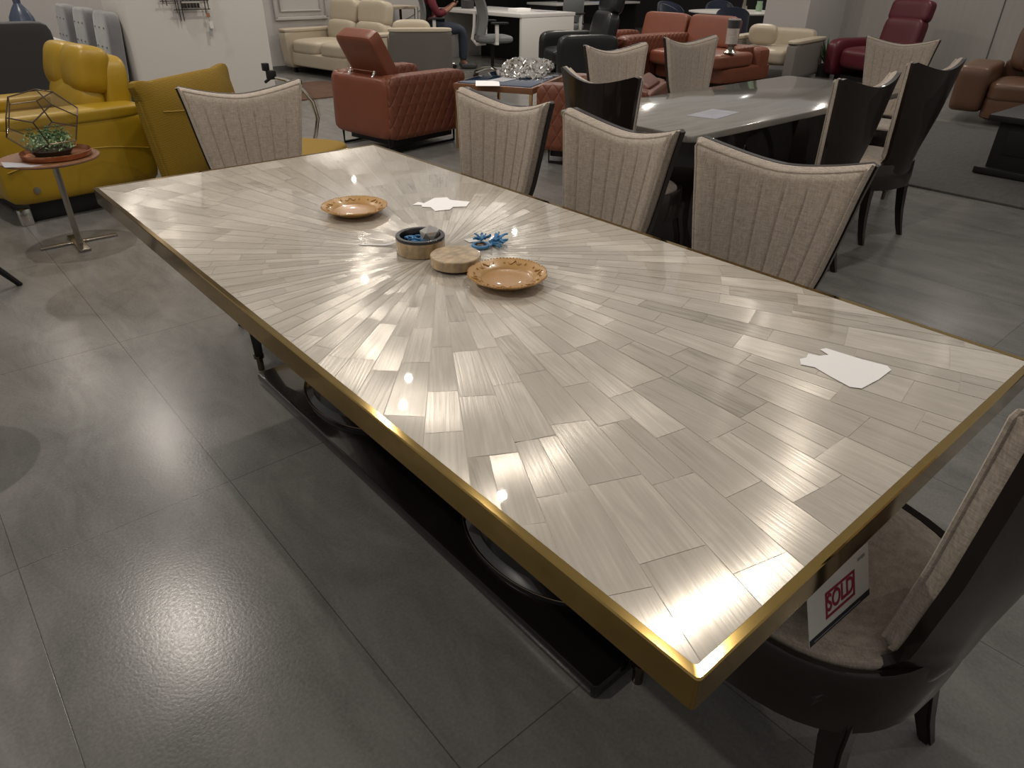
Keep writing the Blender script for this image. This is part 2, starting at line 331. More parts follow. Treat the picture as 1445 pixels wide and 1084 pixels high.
# ------------------------------------------------------------------ inlaid dining table
TW, TL, TZ = 1.059, 2.4, .76
dt = thing('dining_table', 'long shell-inlaid dining table with brass rim and black base', 'table', (TW/2, TL/2, 0))
def clip(poly, ax, lim, sgn):
    out = []
    for i in range(len(poly)):
        a, b = poly[i], poly[(i+1) % len(poly)]; da, db = sgn*(a[ax]-lim), sgn*(b[ax]-lim)
        if da <= 0: out.append(a)
        if da*db < 0:
            t = da/(da-db); out.append((a[0]+t*(b[0]-a[0]), a[1]+t*(b[1]-a[1])))
    return out
def inlay():
    me_v, me_f, cols, uvs = [], [], [], []
    hx, hy = TW/2-.014, TL/2-.014; NS = 76; rnd = random.Random(3)
    edges = [2*PI*(i+rnd.uniform(-.16, .16))/NS for i in range(NS)]
    for i in range(NS):
        a0, a1 = edges[i], edges[(i+1) % NS]+(2*PI if i == NS-1 else 0); am = (a0+a1)/2
        rr = .0; ph = rnd.uniform(0, 1)
        rads = [.02]
        x = .05+.10*ph
        while x < 1.35:
            rads.append(x); x += rnd.uniform(.10, .155)*(1+.3*x)
        rads.append(1.4)
        jn = [(rnd.uniform(-.004, .004), rnd.uniform(-.004, .004)) for _ in rads]
        for k in range(len(rads)-1):
            r0, r1 = rads[k], rads[k+1]
            subs = [(a0, a1)]
            if r0 > .8 and rnd.random() < .3:
                sp = a0+(a1-a0)*rnd.uniform(.4, .6); subs = [(a0, sp), (sp, a1)]
            for s0, s1 in subs:
                g = .0004; ja, jb = jn[k], jn[k+1]; j = [ja[0]+g, jb[0]-g, jb[1]-g, ja[1]+g]
                if len(subs) == 2: j = [sum(ja)/2+g, sum(jb)/2-g, sum(jb)/2-g, sum(ja)/2+g]
                e0, e1 = .0006/max(r0, .06), .0006/r1
                p = [((r0+j[0])*math.cos(s0+e0), (r0+j[0])*math.sin(s0+e0)), ((r1+j[1])*math.cos(s0+e1), (r1+j[1])*math.sin(s0+e1)), ((r1+j[2])*math.cos(s1-e1), (r1+j[2])*math.sin(s1-e1)), ((r0+j[3])*math.cos(s1-e0), (r0+j[3])*math.sin(s1-e0))]
                j0 = rads[k]
                for ax, lim, sg in ((0, hx, 1), (0, -hx, -1), (1, hy, 1), (1, -hy, -1)):
                    p = clip(p, ax, lim, sg)
                    if len(p) < 3: break
                if len(p) < 3: continue
                base = len(me_v); me_v += [(q[0], q[1], 0) for q in p]; me_f.append(list(range(base, base+len(p))))
                ca = am+rnd.gauss(0, .05); ou, ov = rnd.uniform(0, 50), rnd.uniform(0, 50)
                uvs.append([(q[0]*math.cos(ca)+q[1]*math.sin(ca)+ou, -q[0]*math.sin(ca)+q[1]*math.cos(ca)+ov) for q in p])
                t = min(1, max(0, rnd.gauss(.52, .25))); cols.append((t, min(1, max(0, rnd.gauss(.5, .22))), min(1, max(0, rnd.gauss(.5, .22))), 1))
    me = bpy.data.meshes.new('shell_top'); me.from_pydata(me_v, [], me_f)
    me.color_attributes.new('piece', 'FLOAT_COLOR', 'CORNER'); me.uv_layers.new(name='grain')
    ul = me.uv_layers['grain']; ca = me.color_attributes['piece']
    for f, u, c in zip(me.polygons, uvs, cols):
        for k, li in enumerate(f.loop_indices): ul.data[li].uv = u[k]; ca.data[li].color = c
    me.materials.append(SHELL)
    return me
o = bpy.data.objects.new('shell_top', inlay()); C.objects.link(o); o.parent = dt; o.location = (0, 0, TZ-.0004); o['label'] = 'radiating shell inlay top'
bm = B()   # core below the inlay
bx(bm, (0, 0, TZ-.021), (TW-.026, TL-.026, .04)); obj('core_panel', bm, mat('shell_joint_resin', (.62, .56, .47), .4, coat=1., coatr=.03), dt)
bm = B()   # brass rim
def rect(w, l, r, n=4):
    o = []
    for sx, sy, a0 in ((1, 1, 0), (-1, 1, 90), (-1, -1, 180), (1, -1, 270)):
        for k in range(n+1):
            a = math.radians(a0+90*k/n); o.append((sx*(w/2-r)+r*math.cos(a), sy*(l/2-r)+r*math.sin(a)))
    return o
prof = [(0, TZ, .0135), (0, TZ+.0006, .002), (0, TZ-.0014, 0), (0, TZ-.050, 0), (0, TZ-.056, .006), (0, TZ-.056, .0135)]
rings = [[bm.verts.new((x, y, z)) for x, y in rect(TW-2*i, TL-2*i, .006)] for _, z, i in prof]
for a, b in zip(rings, rings[1:]+rings[:1]):
    for k in range(len(a)): bm.faces.new((a[k], a[(k+1) % len(a)], b[(k+1) % len(a)], b[k]))
obj('brass_rim', bm, BRASS, dt)
bm = B(); prism(bm, rect(TW-.16, TL-.3, .05), TZ-.075, TZ-.0405, .004); obj('under_frame', bm, LACQ, dt)
bm = B(); prism(bm, rect(.42, 1.79, .015), 0.0, .045, .006); obj('plinth', bm, LACQ, dt, loc=(.001, .075, 0))
for y in (-.41, .56):
    bm = B()
    prof = [(.262, .0455), (.262, .058), (.25, .064), (.225, .075), (.2, .13), (.185, .25), (.185, .45), (.2, .58), (.24, .66), (.255, .684)]
    lathe(bm, prof, 48, (0, y, 0), sy=1.0)
    for v in bm.verts: v.co.x *= .62
    p = obj('pedestal', bm, LACQ, dt)
    bm = B(); tube(bm, [(.62*.2635*math.cos(t*PI/24), y+.2635*math.sin(t*PI/24), .062) for t in range(48)], .0022, 6, True); obj('trim_ring', bm, BRONZE, p)

# ------------------------------------------------------------------ dining chair
def lerp(t, tab):
    for (a, va), (b, vb) in zip(tab, tab[1:]):
        if t <= b: return va+(vb-va)*max(0, (t-a))/(b-a)
    return tab[-1][1]
def smooth_tab(tab):
    def f(z): return sum(lerp(z+d, tab) for d in (-.012, -.006, 0, .006, .012))/5
    return f
hw = smooth_tab([(.30, .19), (.35, .232), (.395, .236), (.412, .215), (.425, .18), (.44, .148), (.46, .134), (.52, .134), (.60, .160), (.70, .187), (.80, .206), (.92, .226), (1.02, .247)])
yc = smooth_tab([(.30, -.19), (.42, -.228), (.5, -.238), (.7, -.272), (1.02, -.308)])
kk = smooth_tab([(.30, .085), (.40, .10), (.43, .08), (.48, .045), (.8, .05), (1.02, .055)])
def ztop(u): return .948+.052*abs(u)**1.7-.012*max(0, (abs(u)-.93)/.07)**2
def back_pt(u, z, off):
    x = hw(z)*u; y = yc(z)+kk(z)*u*u
    return Vector((x*(1-off*.08), y+off, z))
def seat_outline(sc=1., n=44, dy=0):
    o = []
    for k in range(n):
        a = 2*PI*k/n; c, s = math.cos(a), math.sin(a); p = 2/2.7
        x = .27*math.copysign(abs(c)**p, c); y = .235*math.copysign(abs(s)**p, s)
        if y < 0: x *= 1-.12*(-y/.235)
        o.append((x*sc, y*sc+.02+dy))
    return o
def make_chair(label):
    t = thing('dining_chair', label, 'chair', group='channel-back dining chairs')
    bm = B()
    def f(u, v, s):
        uu = 2*u-1; z = .305+(ztop(uu)-.305)*v; return back_pt(uu, z, .020 if s else 0)
    sheet(bm, f, 26, 34, 0); obj('back_shell', bm, WOOD, t, 50)
    bm = B()
    E0 = .03
    def g(u, v, s):
        uu = (2*u-1)*.974; zt = ztop(uu)-.0015; z = .475+(zt-.475)*v
        e = min((1-abs(2*u-1))/.13, v/.05, (1-v)/.06, 1); e = math.sqrt(max(0, 1-(1-e)**2))
        ch = abs(math.sin(PI*(2*u-1)*3.5+PI/2)) if v > 0 else 1
        fade = min(1, max(0, (1-v)/.16))*min(1, max(0, v/.1))
        gr = (1-max(0, 1-ch/.14)**2*.14*fade)
        return back_pt(uu, z, .0205+(.012+.032*e*gr if s else 0))
    sheet(bm, g, 84, 30, 0); cu = obj('back_cushion', bm, F_CHAIR, t, 60)
    bm = B(); pts = []
    for k in range(29): pts.append(back_pt(-.952, .49+(ztop(.952)-.02-.49)*k/28, .052))
    for k in range(25): u = -.935+1.87*k/24; pts.append(back_pt(u, ztop(u)-.012, .052))
    for k in range(29): pts.append(back_pt(.952, ztop(.952)-.02-(ztop(.952)-.02-.49)*k/28, .052))
    tube(bm, pts, .0042, 6); obj('piping', bm, F_CHAIR, cu)
    bm = B(); o1, o2 = seat_outline(1.), seat_outline(.9)
    rg = [[bm.verts.new((x, y, z)) for x, y in oo] for oo, z in ((o2, .305), (o1, .31), (seat_outline(1.02), .36), (o1, .444), (seat_outline(.985), .452), (seat_outline(.93), .448), (o2, .42))]
    for a, b in zip(rg, rg[1:]+rg[:1]):
        for k in range(len(a)): bm.faces.new((a[k], a[(k+1) % len(a)], b[(k+1) % len(a)], b[k]))
    obj('seat_rail', bm, WOOD, t)
    bm = B(); rg = [[bm.verts.new((x, y, z)) for x, y in seat_outline(sc)] for sc, z in ((.86, .35), (.89, .42), (.912, .438), (.90, .452), (.87, .459), (.84, .459), (.81, .466), (.6, .474), (.3, .477))]
    for a, b in zip(rg, rg[1:]):
        for k in range(len(a)): bm.faces.new((a[k], a[(k+1) % len(a)], b[(k+1) % len(a)], b[k]))
    bm.faces.new(rg[0][::-1]); bm.faces.new(rg[-1]); obj('seat_cushion', bm, F_CHAIR, t, 60)
    def leg(pts, ws, sx):
        bm = B(); rings = []
        for (x, y, z), w_ in zip(pts, ws): rings.append([bm.verts.new((sx*x+a*w_, y+b*w_, z)) for a, b in ((-1, -1), (1, -1), (1, 1), (-1, 1))])
        for a, b in zip(rings, rings[1:]):
            for k in range(4): bm.faces.new((a[k], a[(k+1) % 4], b[(k+1) % 4], b[k]))
        bm.faces.new(rings[0]); bm.faces.new(rings[-1][::-1]); bmesh.ops.bevel(bm, geom=[e for e in bm.edges if abs(e.verts[0].co.z-e.verts[1].co.z) > .03], offset=.006, segments=2, affect='EDGES')
        return obj('leg', bm, WOOD, t)
    for sx in (-1, 1):
        leg([(.165, -.145, .36), (.172, -.15, .26), (.178, -.165, .15), (.184, -.185, .06), (.188, -.205, 0)], [.024, .023, .02, .017, .0145], sx)
        l = leg([(.205, .18, .34), (.21, .225, .2), (.213, .25, .065)], [.023, .020, .015], sx)
        bm = B(); lathe(bm, [(.0125, 0), (.013, .05), (.02, .055), (.021, .062), (.02, .068)], 16, (sx*.213, .25, 0)); obj('ferrule', bm, BRONZE, l)
    return t
ch = make_chair('brown fabric dining chair at the near table end, SOLD card on its seat')
ch.location = (.625, .085, 0); ch.rotation_euler = (0, 0, math.radians(-5))
G = 'channel-back dining chairs'
for x, y, rz, lb in [
    (1.065, .698, 98.7, 'taupe dining chair on the right table side, nearest the camera'),
    (1.06, 1.29, 88.5, 'taupe dining chair, middle of three on the right table side'),
    (1.075, 1.852, 94.0, 'taupe dining chair, farthest of three on the right table side'),
    (.625, 2.47, 170.5, 'taupe dining chair at the far table end, before the mustard lounge chair'),
    (2.31, 2.10, -90.4, 'dining chair at the marble table end, dark curved back turned to the camera'),
    (3.10, 2.735, 169.3, 'taupe dining chair behind the marble table, left of the pair'),
    (3.945, 2.80, 169.8, 'taupe dining chair behind the marble table, right of the pair'),
    (4.95, 2.045, 104.5, 'taupe dining chair at the far right marble table end, before the burgundy recliner'),
    (3.0, 1.53, -4.9, 'dark-backed dining chair tucked into the front of the marble table'),
    (3.92, 1.59, -9.0, 'dark-backed dining chair whose legs show, rightmost at the marble table')]:
    dup(ch, (x, y, 0), rz, lb, G)

# SOLD tent card on the near chair seat
def tent():
    t = thing('sold_sign', 'white folded SOLD tent card standing on the chair seat', 'sign', (.475, .045, .4785), -3)
    Lh, Hh, d = .09, .098, .03
    bm = B()
    for sy in (-1, 1):
        a = [bm.verts.new(p) for p in ((-Lh, sy*d, 0), (Lh, sy*d, 0), (Lh, 0, Hh), (-Lh, 0, Hh))]; b_ = [bm.verts.new(Vector(v.co)+Vector((0, -sy*.0008, -.0004))) for v in a]
        bm.faces.new(a); bm.faces.new(b_[::-1])
        for k in range(4): bm.faces.new((a[k], a[(k+1) % 4], b_[(k+1) % 4], b_[k]))
    obj('card', bm, CARD, t, smooth=False)
    ang = math.atan2(Hh, d); Ls = math.hypot(Hh, d)
    face = Matrix.Translation((0, -d-.0004, 0)) @ Matrix.Rotation(ang, 4, 'X')   # x along card, y up the slope
    def rectp(name, m, x0, x1, y0, y1, h=.0004):
        bm = B(); bx(bm, ((x0+x1)/2, (y0+y1)/2, h/2), (x1-x0, y1-y0, h)); o = obj(name, bm, m, t, smooth=False); o.matrix_local = face; return o
    rectp('black_band', INK, -Lh, Lh, .0005, .012)
    rectp('fine_print', GREYT, -Lh+.012, Lh-.03, .004, .0052, .0007)
    bm = B(); x0, x1, y0, y1, q = -.040, .042, .028, .072, .0048
    for c, s in ((((x0+x1)/2, y0), (x1-x0+q, q)), (((x0+x1)/2, y1), (x1-x0+q, q)), ((x0, (y0+y1)/2), (q, y1-y0)), ((x1, (y0+y1)/2), (q, y1-y0))): bx(bm, (*c, .0003), (*s, .0005))
    o = obj('stamp_frame', bm, REDT, t, smooth=False); o.matrix_local = face
    text('sold_lettering', 'SOLD', .044, REDT, t, face @ Matrix.Translation((.001, .0505, .0004)), sx=.72)
    text('shop_lettering', 'DASH', .0085, GREYT, t, face @ Matrix.Translation((.066, .086, .0004)))
tent()

# ------------------------------------------------------------------ things on the table
TT = TZ+.0008
def plate(x, y, rz, R, label):
    t = thing('plate', label, 'plate', (x, y, TT), rz, 'amber glazed plates')
    sc = lambda a, r: 1+(.028*abs(math.cos(6*a))**.7-.014)*min(1, max(0, (r/R-.62)/.3))
    bm = B(); lathe(bm, [(R*.58, 0), (R*.6, .003), (R*.85, .013), (R*.97, .0205), (R, .0225), (R*.985, .0245), (R*.9, .0205), (R*.72, .0145), (R*.66, .0095), (R*.64, .0075), (R*.6, .0045)], 96, fn=sc, c1=False)
    rim = obj('rim', bm, PLATE, t, 60)
    bm = B(); lathe(bm, [(R*.6, .004), (R*.645, .0086), (R*.62, .0076), (R*.3, .006), (0, .0055)], 64, c0=False); obj('well', bm, PLATEC, t)
    bm = B()
    for k in range(72):
        a = 2*PI*k/72; r = R*.985*sc(a, R*.985); bmesh.ops.create_icosphere(bm, subdivisions=1, radius=.0018, matrix=Matrix.Translation((r*math.cos(a), r*math.sin(a), .0242)))
    obj('beaded_edge', bm, PLATE, rim)
    bm = B()
    for k in range(6):
        a0 = 2*PI*k/6
        pts = [((R*(.83+.07*math.cos(3*s*PI)))*math.cos(a0+s*.42), (R*(.83+.07*math.cos(3*s*PI)))*math.sin(a0+s*.42), .0197+.003*math.cos(3*s*PI)*.6) for s in [i/14-.5 for i in range(15)]]
        tube(bm, pts, [.0006+.0016*math.sin(PI*i/14) for i in range(15)], 6)
        for s in (-.34, .34):
            pts = [(R*(.8+.05*i/6)*math.cos(a0+s+.05*i/6*s), R*(.8+.05*i/6)*math.sin(a0+s+.05*i/6*s), .0186+.003*i/6) for i in range(7)]; tube(bm, pts, .0014, 6)
    obj('relief_scrolls', bm, PLATE, rim)
plate(.527, 1.625, 10, .096, 'amber scalloped plate at the far left of the trinket box')
plate(.535, .936, 35, .093, 'amber scalloped plate nearest the camera, beside the round lid')
tb = thing('trinket_box', 'round horn-inlaid box, open, holding glass and blue cord', 'box', (.497, 1.235, TT))
bm = B(); lathe(bm, [(.0, 0), (.0625, 0), (.0635, .002), (.0635, .036), (.0625, .0365), (.055, .0365), (.055, .0362)], 48, c1=False); obj('body', bm, HORN, tb, 40)
bm = B(); lathe(bm, [(.0630, .0365), (.0632, .0425), (.0625, .0435), (.0525, .0435), (.0515, .042), (.0515, .006), (0, .0055)], 48, c0=False); obj('black_lining', bm, LACQ, tb, 40)
ld = thing('box_lid', 'round horn-inlaid lid lying beside the open box', 'lid', (.503, 1.093, TT))
bm = B(); lathe(bm, [(0, 0), (.052, 0), (.052, .0085)], 48); obj('lip', bm, LACQ, ld)
bm = B(); lathe(bm, [(.05, .006), (.0615, .006), (.0625, .0075), (.0625, .0285), (.061, .0305), (.03, .0315), (0, .0315)], 48); obj('cap', bm, HORN, ld, 30)
# faceted crystal stopper and blue cord in the box
bm = B(); bmesh.ops.create_icosphere(bm, subdivisions=1, radius=.026); [setattr(v, 'co', Vector((v.co.x*1.15, v.co.y, v.co.z*.95))) for v in bm.verts]
o = tag(obj('crystal', bm, CRYS, smooth=False, loc=(.522, 1.228, TT+.040)), 'smoky faceted crystal lump in the open horn box', 'ornament')
rnd = random.Random(5)
bm = B()
for k in range(30):
    a = rnd.uniform(0, 2*PI); p = [Vector((.012*rnd.uniform(-1, 1), .014*rnd.uniform(-1, 1), rnd.uniform(.002, .028)))]
    for i in range(6): p.append(p[-1]+Vector((.007*math.cos(a+i*.7), .007*math.sin(a+i*.7), rnd.uniform(-.0015, .0015))))
    tube(bm, p, .0026, 6)
tag(obj('blue_cord', bm, BLUE, loc=(.487, 1.243, TT+.0055)), 'tangle of blue beaded cord inside the open box', 'cord')
bm = B(); tube(bm, [(.016*math.cos(t*PI/12), .016*math.sin(t*PI/12)*.9, .003+.002*math.sin(t*PI/12)) for t in range(24)], .003, 8, True)
tag(obj('ring', bm, CHROME, loc=(.466, 1.255, TT+.017)), 'dark metal ring lying in the open horn box', 'ring')
# blue tassel with ring
ts = thing('tassel', 'bright blue beaded tassel with a ring, right of the open box', 'tassel', (.667, 1.165, TT))
bm = B(); rnd = random.Random(11)
for k in range(30):
    a = rnd.uniform(-.9, 1.2) if k < 18 else rnd.uniform(0, 2*PI); L = rnd.uniform(.03, .062) if k < 18 else .025
    st = Vector((0, -.0, .006)) if k < 18 else Vector((-.012, .016, .012)); p = [st]
    for i in range(6):
        p.append(p[-1]+Vector((L/6*math.cos(a-.85), L/6*math.sin(a-.85), rnd.uniform(-.002, .004) if k < 18 else rnd.uniform(-.0005, .003)))); a += rnd.uniform(-.35, .35)
    for q in p: q.z = max(q.z, .003)
    tube(bm, p, [rnd.uniform(.0018, .003) for _ in p], 6)
obj('blue_strands', bm, BLUE, ts)
bm = B(); tube(bm, [(-.034+.02*math.cos(t*PI/12), -.006+.02*math.sin(t*PI/12), .005) for t in range(24)], .0045, 8, True); obj('bound_ring', bm, BLUE, ts)
bm = B(); tube(bm, [(-.034+.014*math.cos(t*PI/12), -.006+.014*math.sin(t*PI/12), .006) for t in range(24)], .003, 8, True); obj('dark_band', bm, BRONZE, ts)
def leaf_sheet(name, pts, m, z, label, cat, th=.0006, group=None):
    bm = B(); prism(bm, pts, 0, th); return tag(obj(name, bm, m, smooth=False, loc=(0, 0, z)), label, cat, group)
leaf_sheet('price_tag', [(.635, 1.235), (.668, 1.225), (.662, 1.195), (.632, 1.205)], CARD, TT, 'small cream tag behind the blue tassel', 'tag')
bm = B()
def tg(u, v, s): return Vector((.398+.085*u, 1.375-.075*u+.014*(v-.5), TT+.0006*s+.022*max(0, u-.55)**1.5*3))
sheet(bm, tg, 14, 2, 0); tag(obj('price_tag', bm, CARD), 'white paper tag trailing left of the open box', 'tag')
leaf_sheet('paper_sheet', [(.704, 1.585), (.735, 1.600), (.742, 1.578), (.80, 1.604), (.835, 1.585), (.826, 1.556), (.862, 1.500), (.822, 1.468), (.79, 1.49), (.765, 1.475), (.722, 1.49), (.733, 1.53), (.716, 1.55), (.724, 1.566)], PAPER, TT, 'small ragged white paper lying left, behind the open box', 'paper', group='white papers on the inlaid table')
leaf_sheet('paper_sheet', [(.702, .285), (.712, .262), (.702, .225), (.694, .186), (.705, .170), (.76, .165), (.812, .166), (.822, .178), (.81, .22), (.80, .287), (.786, .292), (.778, .270), (.760, .280), (.752, .298), (.735, .292), (.72, .297)], PAPER, TT, 'larger ragged white paper near the right end of the inlaid table', 'paper', group='white papers on the inlaid table')

# ------------------------------------------------------------------ marble table
mt = thing('marble_table', 'grey marble-topped dining table ringed by chairs', 'table', (3.34, 2.09, 0))
bm = B(); prism(bm, rect(2.23, .84, .03, 6), .73, .76, .006); obj('tabletop', bm, MARB, mt, 50)
for sx in (-1, 1):
    bm = B()
    f = lambda u, v, s: Vector((sx*(.47+(.16+.22*(1-v)**0)*(u-.5)+.03*math.cos(PI*v)), (s-.5)*(.40-.1*math.sin(PI*v)), .03+.70*v))
    sheet(bm, f, 4, 14, 0); obj('pedestal', bm, WOOD, mt, 40)
bm = B(); bx(bm, (0, 0, .0155), (1.2, .3, .03), .006); obj('plinth', bm, WOOD, mt)
leaf_sheet('plan_sheet', [(2.62, 2.00), (2.885, 2.03), (2.92, 1.885), (2.66, 1.85)], PAPER2, .7605, 'printed sheet under film on the marble table', 'paper')

# ------------------------------------------------------------------ side table and terrarium
st = thing('side_table', 'small round walnut side table on one steel stem', 'table', (.165, 4.28, 0))
bm = B(); lathe(bm, [(0, .478), (.20, .478), (.235, .487), (.24, .492), (.238, .498), (0, .498)], 40); obj('tabletop', bm, WOODT, st)
bm = B(); bx(bm, (.01, 0, .246), (.03, .02, .464), .004); obj('stem', bm, STEEL, st)
bm = B(); bx(bm, (.02, .06, .006), (.40, .035, .012), .003); bx(bm, (.01, .03, .0075), (.055, .32, .015), .003); obj('cross_base', bm, STEEL, st)
tr = thing('tray', 'round copper tray under the glass terrarium', 'tray', (.20, 4.27, .4985))
bm = B(); lathe(bm, [(0, 0), (.155, 0), (.165, .004), (.17, .028), (.166, .03), (.158, .008), (0, .007)], 40); obj('dish', bm, COPPER, tr)
leaf_sheet('leaflet', [(-.055, 4.30), (-.06, 4.16), (.045, 4.085), (.10, 4.10), (.05, 4.14), (.03, 4.20)], PAPER2, .4986, 'pale leaflet overhanging the left of the side table', 'paper')
te = thing('terrarium', 'glass dodecahedron terrarium with green plants on the side table', 'terrarium', (.185, 4.28, .5075), 15)
phi = (1+5**.5)/2; R0 = .19
vs = [Vector(p) for p in [(a, b, c) for a in (-1, 1) for b in (-1, 1) for c in (-1, 1)]]
for a in (-1/phi, 1/phi):
    for b in (-phi, phi): vs += [Vector((0, a, b)), Vector((a, b, 0)), Vector((b, 0, a))]
rotd = Vector((0, 1, phi)).normalized().rotation_difference(Vector((0, 0, 1))).to_matrix()
vs = [rotd @ (v*R0/3**.5) for v in vs]; zmin = min(v.z for v in vs)
vs = [Vector((v.x, v.y, (v.z-zmin)*.88)) for v in vs]
el = [(i, j) for i in range(20) for j in range(i) if (Vector((vs[i].x, vs[i].y, vs[i].z/.88))-Vector((vs[j].x, vs[j].y, vs[j].z/.88))).length < R0*.75]
bm = B()
for i, j in el: tube(bm, [vs[i], vs[j]], .0035, 6)
obj('metal_frame', bm, BRONZE, te)
bm = B(); bv = [bm.verts.new(v*.985+Vector((0, 0, .0025))) for v in vs]; bmesh.ops.convex_hull(bm, input=bv); bmesh.ops.dissolve_limit(bm, angle_limit=.05, verts=bm.verts[:], edges=bm.edges[:])
PANE = bpy.data.materials.new('thin_pane'); PANE.use_nodes = True; nt = PANE.node_tree; nt.nodes.clear()
ou = node(nt, 'ShaderNodeOutputMaterial'); mx = node(nt, 'ShaderNodeMixShader'); tr_ = node(nt, 'ShaderNodeBsdfTransparent'); gl = node(nt, 'ShaderNodeBsdfGlossy'); gl.inputs['Roughness'].default_value = .03
tr_.inputs[0].default_value = (.93, .93, .91, 1); lw = node(nt, 'ShaderNodeLayerWeight'); lw.inputs[0].default_value = .12
nt.links.new(mth(nt, 'ADD', mth(nt, 'MULTIPLY', lw.outputs['Facing'], .25), .03), mx.inputs[0]); nt.links.new(tr_.outputs[0], mx.inputs[1]); nt.links.new(gl.outputs[0], mx.inputs[2]); nt.links.new(mx.outputs[0], ou.inputs[0])
obj('glass_panes', bm, PANE, te, smooth=False)
bm = B(); lathe(bm, [(0, .004), (.085, .004), (.105, .03), (.06, .045), (0, .048)], 20); obj('soil', bm, SOIL, te)
bm = B(); rnd = random.Random(4)
for k in range(420):
    a = rnd.uniform(0, 2*PI); r = .118*rnd.random()**.5; h = rnd.uniform(.04, .10)
    c = Vector((r*math.cos(a), r*math.sin(a), h)); n = Vector((rnd.gauss(0, 1), rnd.gauss(0, 1), rnd.gauss(.6, .7))).normalized(); t_ = n.orthogonal().normalized(); b_ = n.cross(t_); s = rnd.uniform(.005, .011)
    bm.faces.new([bm.verts.new(c+s*(math.cos(q)*t_+.6*math.sin(q)*b_)) for q in (0, 1.2, 2.2, 3.14, 4.1, 5.1)])
o = obj('moss_plants', bm, LEAFP, te, smooth=False); o['kind'] = 'stuff'
bm = B()
for k in range(16):
    a = rnd.uniform(0, 2*PI); r = .07*rnd.random(); p0 = Vector((r*math.cos(a), r*math.sin(a), .045)); H = rnd.uniform(.05, .10)
    pts = [p0+Vector((.02*math.cos(a)*i/5, .02*math.sin(a)*i/5, H*i/5)) for i in range(6)]; tube(bm, pts, .0012, 5)
    for i in range(2, 6):
        for q in range(3): bmesh.ops.create_icosphere(bm, subdivisions=1, radius=.006, matrix=Matrix.Translation(pts[i]+Vector((rnd.uniform(-.012, .012), rnd.uniform(-.012, .012), 0))))
obj('sprigs', bm, LEAF, te)

# ------------------------------------------------------------------ seats
def puff(p): return Vector((p.x, p.y, p.z*(1+.12*(1-p.x*p.x)*(1-p.y*p.y))))
# yellow recliner, front = +y local
t = thing('recliner', 'bright yellow leather recliner behind the side table', 'armchair', (.35, 5.40, 0), 98)
for sx, nm in ((-1, 'arm'), (1, 'arm')):
    bm = B(); pill(bm, (sx*.385, .0, .345), (.235, .92, .46), 9, 12)
    for v in bm.verts:
        if v.co.z > .5: v.co.z += .02*math.sin((v.co.y+.4)*3)
    a = obj(nm, bm, YEL, t)
    bm = B(); pill(bm, (sx*.385, .0, .575), (.245, .93, .09), 5, 12); obj('arm_pad', bm, YEL, a)
    bm = B(); tube(bm, [(sx*.502, -.42+.84*i/10, .34+.05*math.sin(i*.35)) for i in range(11)], .004, 6); obj('seam', bm, YEL, a)
bm = B(); pill(bm, (0, .08, .36), (.56, .74, .22), 5, 12, fn=puff); obj('seat_cushion', bm, YEL, t)
bm = B(); pill(bm, (0, .05, .2), (.56, .8, .2), 8, 8); obj('base_panel', bm, YEL, t)
bm = B(); pill(bm, (0, -.385, .5), (.62, .17, .76), 7, 12, RX(6)); obj('back_panel', bm, YEL, t)
def wr(p): return Vector((p.x, p.y*(1+.3*(1-p.x**2)*(1-p.z**2))+.03*math.sin(7*p.x+3*p.z), p.z))
bm = B(); pill(bm, (0, -.24, .575), (.57, .2, .34), 3.6, 14, RX(10), wr); obj('lumbar_cushion', bm, YEL, t)
for sx in (-1, 1):
    bm = B(); pill(bm, (sx*.15, -.29, .80), (.315, .20, .29), 4.2, 14, RX(12), wr); obj('head_cushion', bm, YEL, t)
bm = B(); bx(bm, (0, -.02, .06), (.86, .74, .12), .01); obj('black_base', bm, BLK, t)
for sx in (-1, 1):
    for sy in (-1, 1):
        bm = B(); bx(bm, (sx*.47, sy*.40, .05), (.04, .07, .1), .008); obj('foot', bm, CHROME, t)
bm = B(); lathe(bm, [(0, 0), (.02, 0), (.02, .003), (0, .005)], 20); o = obj('badge', bm, STEEL, t, loc=(-.503, .30, .2), rot=(0, -PI/2, 0))
# mustard lounge chair
t = thing('lounge_chair', 'mustard ribbed lounge chair behind the far dining chair', 'armchair', (1.42, 4.62, 0), 217.6)
def ear(p):
    k = max(0, (abs(p.x)-.75)/.25)*max(0, (p.z-.75)/.25); return Vector((p.x*(1+.2*k), p.y*(1-.6*(abs(p.x)**3))*(1-.6*abs(p.z)**4), p.z*(1+.2*k)))
bm = B(); pill(bm, (0, -.40, .42), (.98, .24, .70), 9, 22, RX(8), ear); c = obj('back_cushion', bm, MUS, t)
bm = B(); tube(bm, [(-.4+.8*i/12, -.305-.045*abs(i/6-1)**3, .60-.03*math.sin(PI*i/12)) for i in range(13)], .007, 6); tube(bm, [(-.485, -.36-.012*i, .22+.075*i) for i in range(7)], .008, 6); tube(bm, [(.485, -.36-.012*i, .22+.075*i) for i in range(7)], .008, 6); obj('piping', bm, MUSP, c)
bm = B(); pill(bm, (-.12, .12, .24), (.62, .80, .16), 6, 12, fn=puff); obj('seat_cushion', bm, MUSP, t)
bm = B(); bx(bm, (-.1, 0, .135), (.6, .7, .05), .01); obj('frame', bm, BLK, t)
for sx in (-1, 1):
    for sy in (-1, 1): bm = B(); tube(bm, [(sx*.36, sy*.36, .17), (sx*.4, sy*.4, 0)], [.016, .011], 8); obj('leg', bm, BLKM, t)
